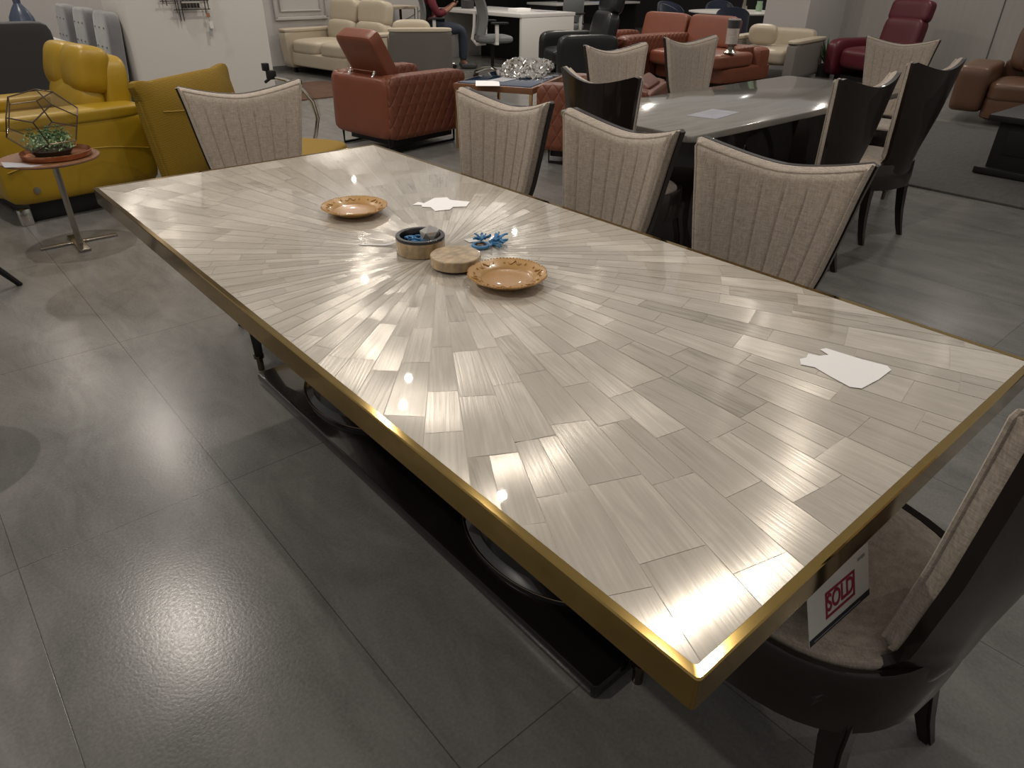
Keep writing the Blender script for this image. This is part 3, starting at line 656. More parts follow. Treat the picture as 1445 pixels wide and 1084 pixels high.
# curved chrome stand wrapped in film
t = thing('lamp_stand', 'curved chrome stand in clear film with black clamp, by the far chair', 'stand', (2.30, 5.62, 0))
pts = [(.0, .0, .012), (.03, -.05, .15), (.05, -.08, .28), (.045, -.04, .40), (.0, .05, .50), (-.08, .16, .56), (-.14, .22, .575)]
bm = B(); tube(bm, pts, .016, 10); obj('tube', bm, CHROME, t)
bm = B(); tube(bm, [Vector(p)+Vector((.006, 0, .004)) for p in pts[2:6]], [.026, .034, .038, .03], 10); obj('film', bm, PANE, t)
bm = B(); bx(bm, (-.16, .25, .60), (.07, .06, .07), .01); bx(bm, (-.19, .27, .66), (.05, .05, .06), .008); tube(bm, [(-.16, .25, .58), (-.2, .3, .54)], .012); obj('clamp', bm, BLK, t)
bm = B(); lathe(bm, [(0, 0), (.12, 0), (.12, .008), (.02, .014), (0, .014)], 24); obj('base', bm, CHROME, t)

# rust armchair
def rust_armchair(loc, rz, label):
    t = thing('armchair', label, 'armchair', loc, rz, 'rust quilted armchairs')
    for sx in (-1, 1):
        bm = B(); pill(bm, (sx*.29, .03, .345), (.17, .84, .47), 12, 12)
        for v in bm.verts: v.co.y += .03*(v.co.z-.3)
        obj('arm', bm, RQ, t)
    bm = B(); pill(bm, (0, -.33, .34), (.70, .15, .45), 12, 10); obj('back_panel', bm, RUST, t)
    bm = B(); pill(bm, (0, .08, .34), (.42, .66, .2), 6, 10, fn=puff); obj('seat_cushion', bm, RUST, t)
    bm = B(); pill(bm, (0, -.27, .70), (.44, .13, .40), 9, 10, RX(30)); h = obj('headrest', bm, RUST, t)
    bm = B(); tube(bm, [(-.17, -.335, .60), (.17, -.335, .60)], .004, 6); obj('pocket_seam', bm, RUST, h)
    for sx in (-1, 1): bm = B(); tube(bm, [(sx*.15, -.30, .545), (sx*.15, -.36, .56), (sx*.15, -.33, .6)], .01, 8); obj('hinge', bm, CHROME, h)
    bm = B(); bx(bm, (0, .03, .085), (.56, .66, .07), .01); obj('base', bm, BLK, t)
    for sx in (-1, 1):
        bm = B(); tube(bm, [(sx*.3, -.36, .14), (sx*.3, -.36, .012), (sx*.3, .36, .012), (sx*.3, .36, .14)], .011, 6); obj('sled_leg', bm, BLKM, t)
    return t
ra = rust_armchair((3.10, 5.47, 0), -82, 'rust quilted armchair with raised headrest, seen from behind')
ra.scale = (1.06, 1.06, 1.06)
ra2 = dup(ra, (4.08, 3.84, 0), 28, 'rust quilted armchair mostly hidden behind the near dining chairs', 'rust quilted armchairs')
for c_ in ra2.children:                      # its headrest is folded down
    if c_.name.startswith('headrest'): c_.location = (0, .06, -.26)

# coffee table with foil
ct = thing('coffee_table', 'coffee table with gold legs and blue mirrored top', 'table', (3.95, 4.86, 0), 28)
bm = B(); bx(bm, (0, 0, .515), (1.0, .72, .05), .006); obj('rim', bm, WOODT, ct)
bm = B(); bx(bm, (0, 0, .5435), (.94, .66, .006), .002); obj('mirror_top', bm, MIRB, ct)
for sx in (-1, 1):
    for sy in (-1, 1): bm = B(); bx(bm, (sx*.48, sy*.34, .245), (.025, .025, .49), .003); obj('leg', bm, GOLD, ct)
bm = B(); bx(bm, (0, 0, .12), (.94, .66, .015), .003); obj('shelf', bm, BLK, ct)
bm = B(); rnd = random.Random(9)
pill(bm, (0, 0, .045), (.74, .44, .09), 2.6, 30)
for v in bm.verts:
    k = max(0, v.co.z/.09); q = rnd.uniform(-1, 1); v.co.z = max(0, v.co.z*(.7+.5*math.sin(v.co.x*9+1))+.03*k*q); v.co.x += .022*rnd.uniform(-1, 1)*k; v.co.y += .022*rnd.uniform(-1, 1)*k
tag(obj('foil_wrap', bm, FOIL, smooth=False, loc=(4.22, 4.98, .548), rot=(0, 0, .6)), 'crumpled silver foil heap on the coffee table', 'foil')
for i, (x, y, rz, s, m, lb) in enumerate([(3.78, 4.80, .3, (.26, .16), PAPER2, 'open white leaflet beside the foil heap'), (3.52, 4.70, .9, (.3, .2), PAPER, 'plain white paper at the left of the coffee table'), (4.18, 4.70, .1, (.12, .1), PAPER2, 'small white slip at the right of the coffee table')]):
    bm = B(); bx(bm, (0, 0, .001), (*s, .002)); tag(obj('leaflet', bm, m, smooth=False, loc=(x, y, .548), rot=(0, 0, rz)), lb, 'paper')

# rust sofa with middle console
t = thing('sofa', 'rust leather sofa with raised headrests and quilted middle arm', 'sofa', (8.75, 6.4, 0), 90)   # local +y = world -x, local x = world y
for x0, x1 in ((-.85, .36), (.6, 1.5)):
    bm = B(); pill(bm, ((x0+x1)/2, .22, .33), (x1-x0, 1.0, .2), 6, 12, fn=puff); obj('seat_cushion', bm, RUST, t)
    bm = B(); pill(bm, ((x0+x1)/2, -.1, .15), (x1-x0, 1.2, .22), 10, 8); obj('base', bm, RUST, t)
    bm = B(); pill(bm, ((x0+x1)/2, -.44, .30), (x1-x0, .3, .34), 8, 8); obj('back_panel', bm, RUST, t)
for x in (.02, .88):
    bm = B(); pill(bm, (x, -.38, .61), (.82, .17, .42), 8, 12, RX(14)); obj('headrest', bm, RUST, t)
bm = B(); pill(bm, (.48, .35, .32), (.24, 1.5, .54), 10, 12); obj('arm', bm, RQ, t)
bm = B(); pill(bm, (1.6, .1, .3), (.2, 1.3, .5), 10, 12); obj('arm', bm, RQ, t)
bm = B(); pill(bm, (-.62, -.26, .43), (.22, .5, .09), 8, 10); obj('arm', bm, RQ, t)
bm = B(); bx(bm, (0, 0, .03), (2.0, .8, .05)); obj('black_base', bm, BLK, t)

# cream sofa and dark-sided sofa
def sofa2(loc, rz, label, side_m):
    t = thing('sofa', label, 'sofa', loc, rz, 'cream two-seat sofas')
    for sx in (-1, 1):
        bm = B(); pill(bm, (sx*.78, .0, .31), (.2, .98, .50), 12, 10)
        for v in bm.verts: v.co.y += .10*(v.co.z-.3)*(1 if v.co.y > 0 else 0)
        a = obj('arm', bm, side_m, t)
        bm = B(); pill(bm, (sx*.78, .012, .565), (.22, 1.0, .05), 6, 10); obj('arm_top', bm, CREAM, a)
        bm = B(); pill(bm, (sx*.34, .1, .36), (.67, .76, .2), 5, 12, fn=puff); obj('seat_cushion', bm, CREAM, t)
        bm = B(); pill(bm, (sx*.34, -.30, .55), (.66, .24, .3), 4, 12, RX(8)); obj('back_cushion', bm, CREAM, t)
        bm = B(); pill(bm, (sx*.34, -.36, .80), (.64, .20, .34), 4.5, 12, RX(10)); obj('headrest', bm, CREAM, t)
    bm = B(); pill(bm, (0, .05, .2), (1.4, .86, .2), 10, 8); obj('base', bm, CREAM, t)
    bm = B(); pill(bm, (0, -.43, .36), (1.4, .14, .56), 10, 8); obj('back_panel', bm, side_m, t)
    for sx in (-1, 1):
        for sy in (-1, 1): bm = B(); bx(bm, (sx*.72, sy*.38, .035), (.05, .05, .07), .005); obj('foot', bm, BLKM, t)
    return t
sofa2((5.0, 9.86, 0), 98, 'cream leather sofa with raised headrests, against the back wall', CREAM)
t = thing('armchair', 'armchair with dark taupe back panel and cream seat, beyond the rust armchair', 'armchair', (5.33, 8.4, 0), -30)
bm = B(); pill(bm, (0, -.36, .37), (.80, .12, .66), 14, 10); b_ = obj('back_panel', bm, TAUPE, t)
bm = B(); pill(bm, (0, -.36, .69), (.81, .14, .05), 6, 10); obj('top_roll', bm, CREAM, b_)
for sx in (-1, 1): bm = B(); pill(bm, (sx*.35, .03, .33), (.12, .68, .5), 10, 10); obj('arm', bm, TAUPE, t)
bm = B(); pill(bm, (0, .06, .36), (.57, .62, .2), 5, 12, fn=puff); obj('seat_cushion', bm, CREAM, t)
bm = B(); pill(bm, (-.10, -.22, .62), (.50, .16, .36), 4, 12, RX(6)); obj('back_cushion', bm, CREAM, t)
bm = B(); bx(bm, (0, 0, .03), (.6, .5, .06)); obj('base', bm, BLK, t)
bm = B(); bx(bm, (3.9, 8.75, .006), (1.0, 1.3, .012), .004); tag(obj('rug', bm, RUGB), 'dark brown patterned rug under the cream sofa', 'rug')
bm = B(); lathe(bm, [(0, 0), (.16, 0), (.165, .01), (.15, .02), (.02, .028), (.018, .5), (0, .5)], 24); 
tag(obj('pedestal_stand', bm, WHITE, loc=(3.22, 8.62, 0)), 'white round pedestal foot showing beside the white partition', 'stand')
t = thing('console_table', 'pale-topped side table with thin black legs by the back wall', 'table', (6.25, 10.45, 0))
bm = B(); bx(bm, (0, 0, .83), (.62, .5, .04), .005); obj('tabletop', bm, CREAM, t)
for sx in (-1, 1):
    for sy in (-1, 1): bm = B(); bx(bm, (sx*.28, sy*.22, .405), (.03, .03, .81)); obj('leg', bm, BLKM, t)
bm = B(); tube(bm, [(6.2, 10.785, .42), (6.5, 10.795, .56), (6.8, 10.795, .66), (7.1, 10.79, .80)], .006, 6); tag(obj('cable', bm, CABLE), 'thin grey cable running up the back wall', 'cable')

# partition wire sculpture with tag
t = thing('wall_sculpture', 'dark wire grid wall sculpture hanging on the white partition', 'artwork', (2.14, 7.465, 1.07))
bm = B(); rnd = random.Random(2)
for z, x0, x1 in ((.02, -.28, .17), (-.055, -.17, .17), (.075, -.25, .2), (.30, -.3, .1), (.2, -.2, .28)): bx(bm, ((x0+x1)/2, 0, z), (x1-x0, .008, .007))
for x, z0, z1 in ((-.25, -.0, .12), (-.14, -.08, .4), (-.12, -.15, .1), (-.09, -.15, .02), (.13, -.1, .3), (.16, -.06, .35), (-.22, -.02, .4)): bx(bm, (x, .008, (z0+z1)/2), (.006, .008, z1-z0))
obj('wire_grid', bm, WIRE, t)
bm = B(); bx(bm, (.0, .004, .03), (.17, .01, .06), .002); obj('pale_block', bm, PLA, t)
bm = B()
for k in range(6): bx(bm, (-.085+.03*k, .002, -.022), (.022, .012, .04), .002)
obj('dark_blocks', bm, WIRE, t)
bm = B()
for k in range(5): bx(bm, (-.07+.035*k, -.004, .036), (.02, .006, .02), .002)
obj('studs', bm, STEEL, t)
t = thing('hang_tag', 'white and grey price tags hanging from the wire sculpture', 'tag', (2.28, 7.46, .98))
bm = B(); bx(bm, (0, 0, -.015), (.03, .004, .035)); obj('brown_tag', bm, TAGT, t)
bm = B(); tube(bm, [(0, 0, .03), (0, .0, -.08)], .0015, 4); obj('string', bm, WIRE, t)
bm = B(); bx(bm, (.012, -.004, -.10), (.034, .002, .065)); obj('white_tag', bm, CARD, t)
bm = B(); bx(bm, (.0, .004, -.16), (.028, .002, .08), rot=RY(6)); obj('grey_tag', bm, GREYT, t)

# back left dining group
t = thing('white_table', 'white dining table behind the yellow recliner', 'table', (.35, 8.6, 0))
bm = B(); prism(bm, rect(1.5, 2.4, .03), .72, .76, .006); obj('tabletop', bm, WHITE, t)
for sy in (-1, 1): bm = B(); bx(bm, (0, sy*.8, .36), (.6, .12, .72), .01); obj('pedestal', bm, WHITE, t)
def tufted(loc, rz, label):
    t = thing('tufted_chair', label, 'chair', loc, rz, 'grey tufted chairs at the white table')
    bm = B(); pill(bm, (0, -.22, .70), (.5, .13, .62), 7, 16, RX(5), lambda p: Vector((p.x, p.y-.18*(.5-.5*math.cos(9*p.x))*(.5-.5*math.cos(9*p.z))*(1 if p.y > 0 else -.0)*-1*0+p.y*.0, p.z)))
    b_ = obj('backrest', bm, GREYF, t)
    bm = B()
    for i in range(3):
        for j in range(3):
            for sy in (.066, -.068): bmesh.ops.create_uvsphere(bm, u_segments=8, v_segments=6, radius=.009, matrix=Matrix.Translation((-.15+.15*i+(.0 if j % 2 == 0 else .0), -.22+sy-.055*(j-1)*.3, .56+.16*j)))
    obj('buttons', bm, GREYF, b_)
    bm = B(); pill(bm, (0, .04, .43), (.5, .5, .13), 6, 10); obj('seat', bm, GREYF, t)
    for sx in (-1, 1):
        for sy in (-1, 1): bm = B(); bx(bm, (sx*.2, .02+sy*.2, .185), (.035, .035, .37), .004); obj('leg', bm, BLK, t)
    return t
a = tufted((1.185, 7.72, 0), 90, 'grey tufted chair at the white table, nearest of three')
dup(a, (1.185, 8.50, 0), 90, 'grey tufted chair at the white table, middle of three', 'grey tufted chairs at the white table')
dup(a, (1.185, 9.28, 0), 90, 'grey tufted chair at the white table, farthest of three', 'grey tufted chairs at the white table')
t = thing('upholstered_chair', 'charcoal chair with tall square back behind the yellow recliner', 'chair', (.42, 6.98, 0), 0)
bm = B(); pill(bm, (0, -.22, .64), (.72, .12, .72), 10, 12, RX(4)); obj('backrest', bm, DGREY, t)
bm = B(); pill(bm, (0, .08, .40), (.70, .54, .15), 8, 10); obj('seat', bm, DGREY, t)
for sx in (-1, 1):
    for sy in (-1, 1): bm = B(); bx(bm, (sx*.29, .02+sy*.2, .165), (.04, .04, .33), .004); obj('leg', bm, BLK, t)
bm = B(); lathe(bm, [(0, 0), (.07, 0), (.1, .03), (.115, .10), (.1, .19), (.06, .26), (.03, .30), (.032, .34), (.04, .355), (.03, .355), (.022, .31), (0, .3)], 28)
tag(obj('vase', bm, VASE, loc=(.85, 8.3, .7605)), 'slate blue narrow-necked vase on the white table', 'vase')

# desk, office chairs and the seated person
t = thing('desk', 'white reception desk with panel end', 'desk', (7.95, 9.75, 0))
bm = B(); bx(bm, (0, 0, .755), (1.16, 2.2, .05), .005); obj('desktop', bm, WHITE, t)
bm = B(); bx(bm, (0, -1.07, .365), (1.12, .05, .73), .005); obj('end_panel', bm, WHITE, t)
bm = B(); bx(bm, (.35, 0, .365), (.04, 2.05, .73)); obj('modesty_panel', bm, BLK, t)
bm = B(); bx(bm, (0, 1.07, .365), (1.12, .05, .73), .005); obj('end_panel', bm, WHITE, t)
for x, y, s, m, lb, nm in [(7.95, 9.35, (.30, .22, .04), PAPER, 'stack of white paper on the reception desk', 'paper_stack'), (8.2, 9.0, (.3, .21, .006), PAPER2, 'flat document near the reception desk corner', 'document'), (7.7, 10.4, (.12, .2, .12), DGREY, 'dark desk organiser on the reception desk', 'organiser')]:
    bm = B(); bx(bm, (0, 0, s[2]/2), s, .002); tag(obj(nm, bm, m, loc=(x, y, .7805)), lb, 'paper' if m is not DGREY else 'organiser')
def office_chair(loc, rz, label, m):
    t = thing('office_chair', label, 'chair', loc, rz, 'office chairs at the reception desk')
    bm = B(); pill(bm, (0, .02, .50), (.50, .50, .10), 4, 12, fn=puff); obj('seat', bm, m, t)
    bm = B(); sheet(bm, lambda u, v, s: Vector(((u-.5)*(.46-.1*abs(v-.4)), -.25-.10*v**2+.09*(2*u-1)**2*.6+.06*math.sin(PI*v)+.025*s, .56+.62*v)), 12, 14, 0); obj('backrest', bm, m, t)
    bm = B(); tube(bm, [(0, -.1, .44), (0, -.24, .43), (0, -.30, .5), (0, -.27, .66), (0, -.26, .85)], .022, 8); obj('back_spine', bm, PLA, t)
    for sx in (-1, 1):
        bm = B(); bx(bm, (sx*.28, -.02, .585), (.035, .05, .24), .006); bx(bm, (sx*.2, -.02, .455), (.2, .05, .03), .005); a = obj('arm', bm, PLA, t)
        bm = B(); pill(bm, (sx*.28, .02, .715), (.08, .25, .03), 5, 8); obj('arm_pad', bm, BLK, a)
    bm = B(); tube(bm, [(0, 0, .10), (0, 0, .45)], .025, 12); obj('gas_lift', bm, BLKM, t)
    bm = B()
    for k in range(5): a = 2*PI*k/5; tube(bm, [(0, 0, .11), (.15*math.cos(a), .15*math.sin(a), .10), (.30*math.cos(a), .30*math.sin(a), .07)], [.024, .02, .014], 8)
    b_ = obj('star_base', bm, CHROME, t)
    for k in range(5): a = 2*PI*k/5; bm = B(); bmesh.ops.create_cone(bm, cap_ends=True, segments=16, radius1=.03, radius2=.03, depth=.045, matrix=Matrix.Translation((.30*math.cos(a), .30*math.sin(a), .03)) @ Matrix.Rotation(a, 4, 'Z') @ Matrix.Rotation(PI/2, 4, 'X')); obj('castor', bm, BLK, b_)
    return t
oc = office_chair((6.62, 8.42, 0), -112, 'empty grey office chair on chrome star base before the desk', OFF)
dup(oc, (6.5, 9.68, 0), -122, 'office chair carrying the person in the red shirt', 'office chairs at the reception desk')
dup(oc, (9.2, 9.5, 0), 95, 'grey mesh office chair behind the reception desk', 'office chairs at the reception desk')

def skin(name, joints, edges, m, parent, root=0, sub=2):
    me = bpy.data.meshes.new(name); me.from_pydata([j[0] for j in joints], edges, []); o = bpy.data.objects.new(name, me); C.objects.link(o)
    md = o.modifiers.new('skin', 'SKIN'); 
    for i, j in enumerate(joints):
        sv = me.skin_vertices[0].data[i]; r = j[1]; sv.radius = (r, r) if not isinstance(r, tuple) else r; sv.use_root = (i == root)
    md.use_smooth_shade = True; s = o.modifiers.new('sub', 'SUBSURF'); s.levels = sub; s.render_levels = sub
    dg = bpy.context.evaluated_depsgraph_get(); m2 = bpy.data.meshes.new_from_object(o.evaluated_get(dg)); bpy.data.objects.remove(o)
    m2.materials.clear(); m2.materials.append(m); m2.name = name
    o = bpy.data.objects.new(name, m2); C.objects.link(o)
    if parent: o.parent = parent
    return o
# seated person facing local +y, hands holding a phone in front of the chest
pp = thing('person', 'person in red shirt and dark vest seated at the desk holding a phone', 'person', (6.5, 9.68, 0), -122)
J = [((0, -.06, .60), (.15, .11)), ((0, -.07, .72), (.14, .10)), ((0, -.08, .90), (.155, .105)), ((0, -.07, 1.02), (.13, .085)), ((0, -.05, 1.10), (.055, .055)), ((0, -.02, 1.17), (.052, .055)), ((0, .0, 1.22), (.07, .085)), ((0, .005, 1.30), (.075, .095)), ((0, -.005, 1.36), (.06, .075))]
Eg = [(i, i+1) for i in range(8)]
for s in (-1, 1):
    b0 = len(J)
    J += [((s*.10, .0, .575), .085), ((s*.12, .22, .565), .082), ((s*.13, .42, .55), .062), ((s*.13, .43, .30), .05), ((s*.13, .42, .10), .036), ((s*.13, .50, .045), .036), ((s*.135, .60, .035), .03)]
    Eg += [(0, b0)]+[(b0+i, b0+i+1) for i in range(6)]
    b1 = len(J)
    J += [((s*.18, -.06, 1.02), .06), ((s*.23, -.02, .88), .05), ((s*.235, .06, .765), .043), ((s*.15, .20, .82), .034), ((s*.085, .285, .885), .026), ((s*.065, .325, .91), .03)]
    Eg += [(3, b1)]+[(b1+i, b1+i+1) for i in range(5)]
body = skin('body', J, Eg, SKIN, pp)
# face, hair, hands, clothing
bm = B(); bmesh.ops.create_uvsphere(bm, u_segments=12, v_segments=8, radius=.012, matrix=Matrix.Translation((0, .10, 1.275)) @ Matrix.Diagonal((.9, 1.3, 1.8, 1)))
for s in (-1, 1): bmesh.ops.create_uvsphere(bm, u_segments=8, v_segments=6, radius=.022, matrix=Matrix.Translation((s*.078, -.0, 1.285)) @ Matrix.Diagonal((.4, .8, 1.3, 1)))
obj('nose_and_ears', bm, SKIN, pp)
bm = B()
for s in (-1, 1): bmesh.ops.create_uvsphere(bm, u_segments=10, v_segments=8, radius=.011, matrix=Matrix.Translation((s*.03, .083, 1.30)))
obj('eyes', bm, HAIR, pp)
bm = B(); bmesh.ops.create_uvsphere(bm, u_segments=10, v_segments=8, radius=.022, matrix=Matrix.Translation((0, .087, 1.245)) @ Matrix.Diagonal((1, .4, .3, 1))); obj('mouth', bm, REDT, pp)
bm = B(); bmesh.ops.create_uvsphere(bm, u_segments=24, v_segments=16, radius=.1, matrix=Matrix.Translation((0, -.022, 1.335)) @ Matrix.Diagonal((.87, 1.02, .92, 1)))
bmesh.ops.delete(bm, geom=[v for v in bm.verts if v.co.z < 1.265 or (v.co.y > .045 and v.co.z < 1.335)], context='VERTS'); obj('hair', bm, HAIR, pp)
for s in (-1, 1):
    for k in range(4):
        b = Vector((s*.066, .335-.012*k+.01, .925-.018*k)); L = (.03, .034, .032, .025)[k]
        skin('finger', [(b, .0085), (b+Vector((-s*.012, .018, .004)), .008), (b+Vector((-s*.012-s*L*.5, .020, .006)), .0072), (b+Vector((-s*.012-s*L, .006, .006)), .006)], [(0, 1), (1, 2), (2, 3)], SKIN, pp, sub=1)
    b = Vector((s*.062, .315, .93)); skin('thumb', [(b, .010), (b+Vector((-s*.012, .0, .02)), .009), (b+Vector((-s*.03, .008, .032)), .007)], [(0, 1), (1, 2)], SKIN, pp, sub=1)
J2 = [((0, -.06, .58), (.16, .125)), ((0, -.07, .72), (.152, .112)), ((0, -.08, .90), (.166, .117)), ((0, -.07, 1.025), (.138, .095)), ((0, -.055, 1.07), (.075, .07))]; E2 = [(0, 1), (1, 2), (2, 3), (3, 4)]
for s in (-1, 1):
    b1 = len(J2); J2 += [((s*.18, -.06, 1.02), .07), ((s*.23, -.02, .88), .062), ((s*.236, .055, .765), .055), ((s*.165, .175, .805), .046)]; E2 += [(3, b1), (b1, b1+1), (b1+1, b1+2), (b1+2, b1+3)]
skin('shirt', J2, E2, SHIRT, pp)
skin('vest', [((0, -.085, .66), (.165, .12)), ((0, -.095, .80), (.166, .122)), ((0, -.10, .92), (.176, .124)), ((0, -.09, 1.03), (.14, .1))], [(0, 1), (1, 2), (2, 3)], VEST, pp)
J3 = [((0, -.06, .60), (.158, .12))]; E3 = []
for s in (-1, 1):
    b1 = len(J3); J3 += [((s*.10, .0, .578), .095), ((s*.12, .22, .568), .09), ((s*.13, .425, .552), .072), ((s*.13, .435, .30), .062), ((s*.13, .42, .11), .052)]; E3 += [(0, b1)]+[(b1+i, b1+i+1) for i in range(4)]
skin('jeans', J3, E3, JEAN, pp)
for s in (-1, 1):
    bm = B(); pill(bm, (s*.132, .51, .045), (.09, .27, .085), 3, 10); obj('shoe', bm, SHOE, pp)
bm = B(); bx(bm, (0, 0, 0), (.072, .009, .145), .003, rot=RX(-35)); o = tag(obj('phone', bm, BLK), 'dark phone held by the seated person', 'phone')
o.matrix_world = Matrix.Translation((6.5, 9.68, 0)) @ Matrix.Rotation(math.radians(-122), 4, 'Z') @ Matrix.Translation((0, .345, .915))

# second desk with monitors further back
t = thing('desk', 'far office desk in the shadow behind the reception desk', 'desk', (12.0, 11.8, 0))
bm = B(); bx(bm, (0, 0, .735), (2.6, .9, .04), .005); obj('desktop', bm, WHITE, t)
for sx in (-1, 1): bm = B(); bx(bm, (sx*1.25, 0, .36), (.05, .8, .71)); obj('end_panel', bm, BLK, t)
for x, rz, lb in ((11.5, .5, 'left monitor on the far desk'), (12.5, .3, 'right monitor on the far desk')):
    t = thing('monitor', lb, 'monitor', (x, 11.95, .7555), math.degrees(rz)-0)
    bm = B(); bx(bm, (0, 0, .30), (.56, .03, .34), .004); obj('casing', bm, BLK, t)
    bm = B(); bx(bm, (0, -.0165, .30), (.53, .003, .31)); obj('screen', bm, SCREEN, t)
    bm = B(); bx(bm, (0, .03, .07), (.05, .03, .14)); bx(bm, (0, .03, .006), (.22, .16, .012), .003); obj('stand', bm, BLK, t)
bm = B(); bx(bm, (11.9, 14.6, 1.1), (2.6, .4, 2.2), .02); tag(obj('cabinet', bm, BLK), 'tall dark cabinet in the shadow at the back', 'cabinet')

# black recliner
t = thing('recliner', 'glossy black leather recliner with tall headrest behind the foil', 'armchair', (7.12, 7.15, 0), 66)
for sx in (-1, 1): bm = B(); pill(bm, (sx*.37, .03, .36), (.16, .84, .56), 6, 12); obj('arm', bm, BLKL, t)
bm = B(); pill(bm, (0, .1, .36), (.58, .72, .2), 5, 12, fn=puff); obj('seat', bm, BLKL, t)
bm = B(); pill(bm, (0, -.33, .62), (.60, .2, .56), 5, 12, RX(12)); obj('backrest', bm, BLKL, t)
bm = B(); pill(bm, (0, -.44, 1.02), (.56, .19, .34), 4, 12, RX(12)); obj('headrest', bm, BLKL, t)
bm = B(); lathe(bm, [(0, 0), (.3, 0), (.3, .02), (.06, .04), (.05, .22), (0, .22)], 28); obj('swivel_base', bm, BLKM, t)

# cream armchair right and its cushion, hurricane lamp
t = thing('sofa', 'cream armed sofa with grey side behind the marble table', 'sofa', (10.08, 5.98, 0), 100)
for sx in (-1, 1):
    bm = B(); pill(bm, (sx*.5, .0, .27), (.16, 1.25, .48), 12, 10); a = obj('arm', bm, mat('greige_side', (.17, .155, .14), .6), t)
    bm = B(); pill(bm, (sx*.5, 0, .515), (.18, 1.27, .05), 6, 10); obj('arm_top', bm, CREAM, a)
bm = B(); pill(bm, (0, .05, .3), (.86, 1.0, .22), 6, 10); obj('seat_cushion', bm, CREAM, t)
bm = B(); pill(bm, (0, -.52, .38), (.86, .2, .5), 8, 10); obj('backrest', bm, CREAM, t)
bm = B(); pill(bm, (0, 0, .13), (.42, .16, .28), 3.5, 12, RX(-15)); tag(obj('cushion', bm, CREAM, loc=(9.98, 6.12, .43), rot=(0, 0, 1.8)), 'cream cushion on the cream sofa behind the hurricane lamp', 'cushion')
t = thing('hurricane_lamp', 'clear glass hurricane lamp on the rust sofa arm', 'lamp', (8.42, 5.62, .44))
bm = B(); lathe(bm, [(0, 0), (.085, 0), (.05, .035), (.05, .07), (.085, .105), (0, .105)], 24); obj('metal_base', bm, STEEL, t)
HG = bpy.data.materials.new('hurricane_glass'); HG.use_nodes = True; nt = HG.node_tree; nt.nodes.clear()
ou = node(nt, 'ShaderNodeOutputMaterial'); mx = node(nt, 'ShaderNodeMixShader'); mx.inputs[0].default_value = .3; tr_ = node(nt, 'ShaderNodeBsdfTransparent'); gl = node(nt, 'ShaderNodeBsdfPrincipled'); gl.inputs['Roughness'].default_value = .08; gl.inputs['Base Color'].default_value = (.6, .58, .55, 1)
nt.links.new(tr_.outputs[0], mx.inputs[1]); nt.links.new(gl.outputs[0], mx.inputs[2]); nt.links.new(mx.outputs[0], ou.inputs[0])
bm = B(); lathe(bm, [(.078, .1055), (.082, .40), (.078, .40), (.074, .1055)], 28, c0=False, c1=False); g_ = obj('glass_chimney', bm, HG, t)
bm = B(); lathe(bm, [(.0825, .29), (.0832, .385), (.0826, .385), (.0819, .29)], 28, c0=False, c1=False); obj('smoky_band', bm, DGREY, g_)
bm = B(); lathe(bm, [(0.0, .1055), (.045, .1055), (.045, .19), (0, .19)], 20); obj('candle', bm, CREAM, t)

# round table with navy chairs
t = thing('round_table', 'round white table with glassware in the far background', 'table', (11.7, 7.75, 0))
bm = B(); lathe(bm, [(0, .72), (.76, .72), (.85, .735), (.85, .75), (0, .75)], 40); obj('tabletop', bm, WHITE, t)
bm = B(); lathe(bm, [(0, 0), (.3, 0), (.3, .02), (.06, .05), (.05, .7), (.2, .72), (0, .72)], 28); obj('pedestal', bm, BLKM, t)
def navy(loc, rz, label, first=None):
    if first: return dup(first, loc, rz, label, 'navy chairs round the white table')
    t = thing('navy_chair', label, 'chair', loc, rz, 'navy chairs round the white table')
    bm = B(); sheet(bm, lambda u, v, s: Vector(((.27-.02*s)*math.sin((u-.5)*3.4), -(.27-.04*s)*math.cos((u-.5)*3.4)+.02-.05*v, .40+(.47-.16*abs(2*u-1)**2)*v)), 20, 6, 0); obj('backrest', bm, NAVY, t)
    bm = B(); pill(bm, (0, .03, .43), (.48, .48, .12), 4, 10); obj('seat', bm, BLUEF, t)
    for sx in (-1, 1):
        for sy in (-1, 1): bm = B(); tube(bm, [(sx*.16, .02+sy*.16, .38), (sx*.22, .02+sy*.22, 0)], [.016, .01], 8); obj('leg', bm, BLKM, t)
    return t
n1 = navy((10.82, 7.25, 0), -60, 'navy chair before the round white table, next to the pier')
navy((10.75, 8.35, 0), -120, 'navy chair at the left of the round white table', n1)
navy((11.4, 8.95, 0), 165, 'navy chair behind the round white table, toward its left', n1)
navy((12.6, 8.75, 0), 130, 'navy chair behind the round white table, toward its right', n1)
for i, (x, y, r_, h, m, lb) in enumerate([(11.55, 7.85, .04, .13, PANE, 'clear tumbler at the left on the round white table'), (11.72, 7.65, .035, .2, STEEL, 'steel carafe in the middle of the round white table'), (11.9, 7.75, .05, .08, CREAM, 'small cream bowl on the round white table'), (12.05, 7.55, .06, .16, mat('pale_green_glass', (.3, .45, .3), .2), 'pale green vase at the right of the round white table')]):
    bm = B(); lathe(bm, [(0, 0), (r_*.8, 0), (r_, h*.4), (r_*.8, h*.8), (r_*.85, h), (r_*.75, h), (r_*.7, h*.8), (0, h*.1)], 20); tag(obj('glassware', bm, m, loc=(x, y, .7505)), lb, 'glassware')

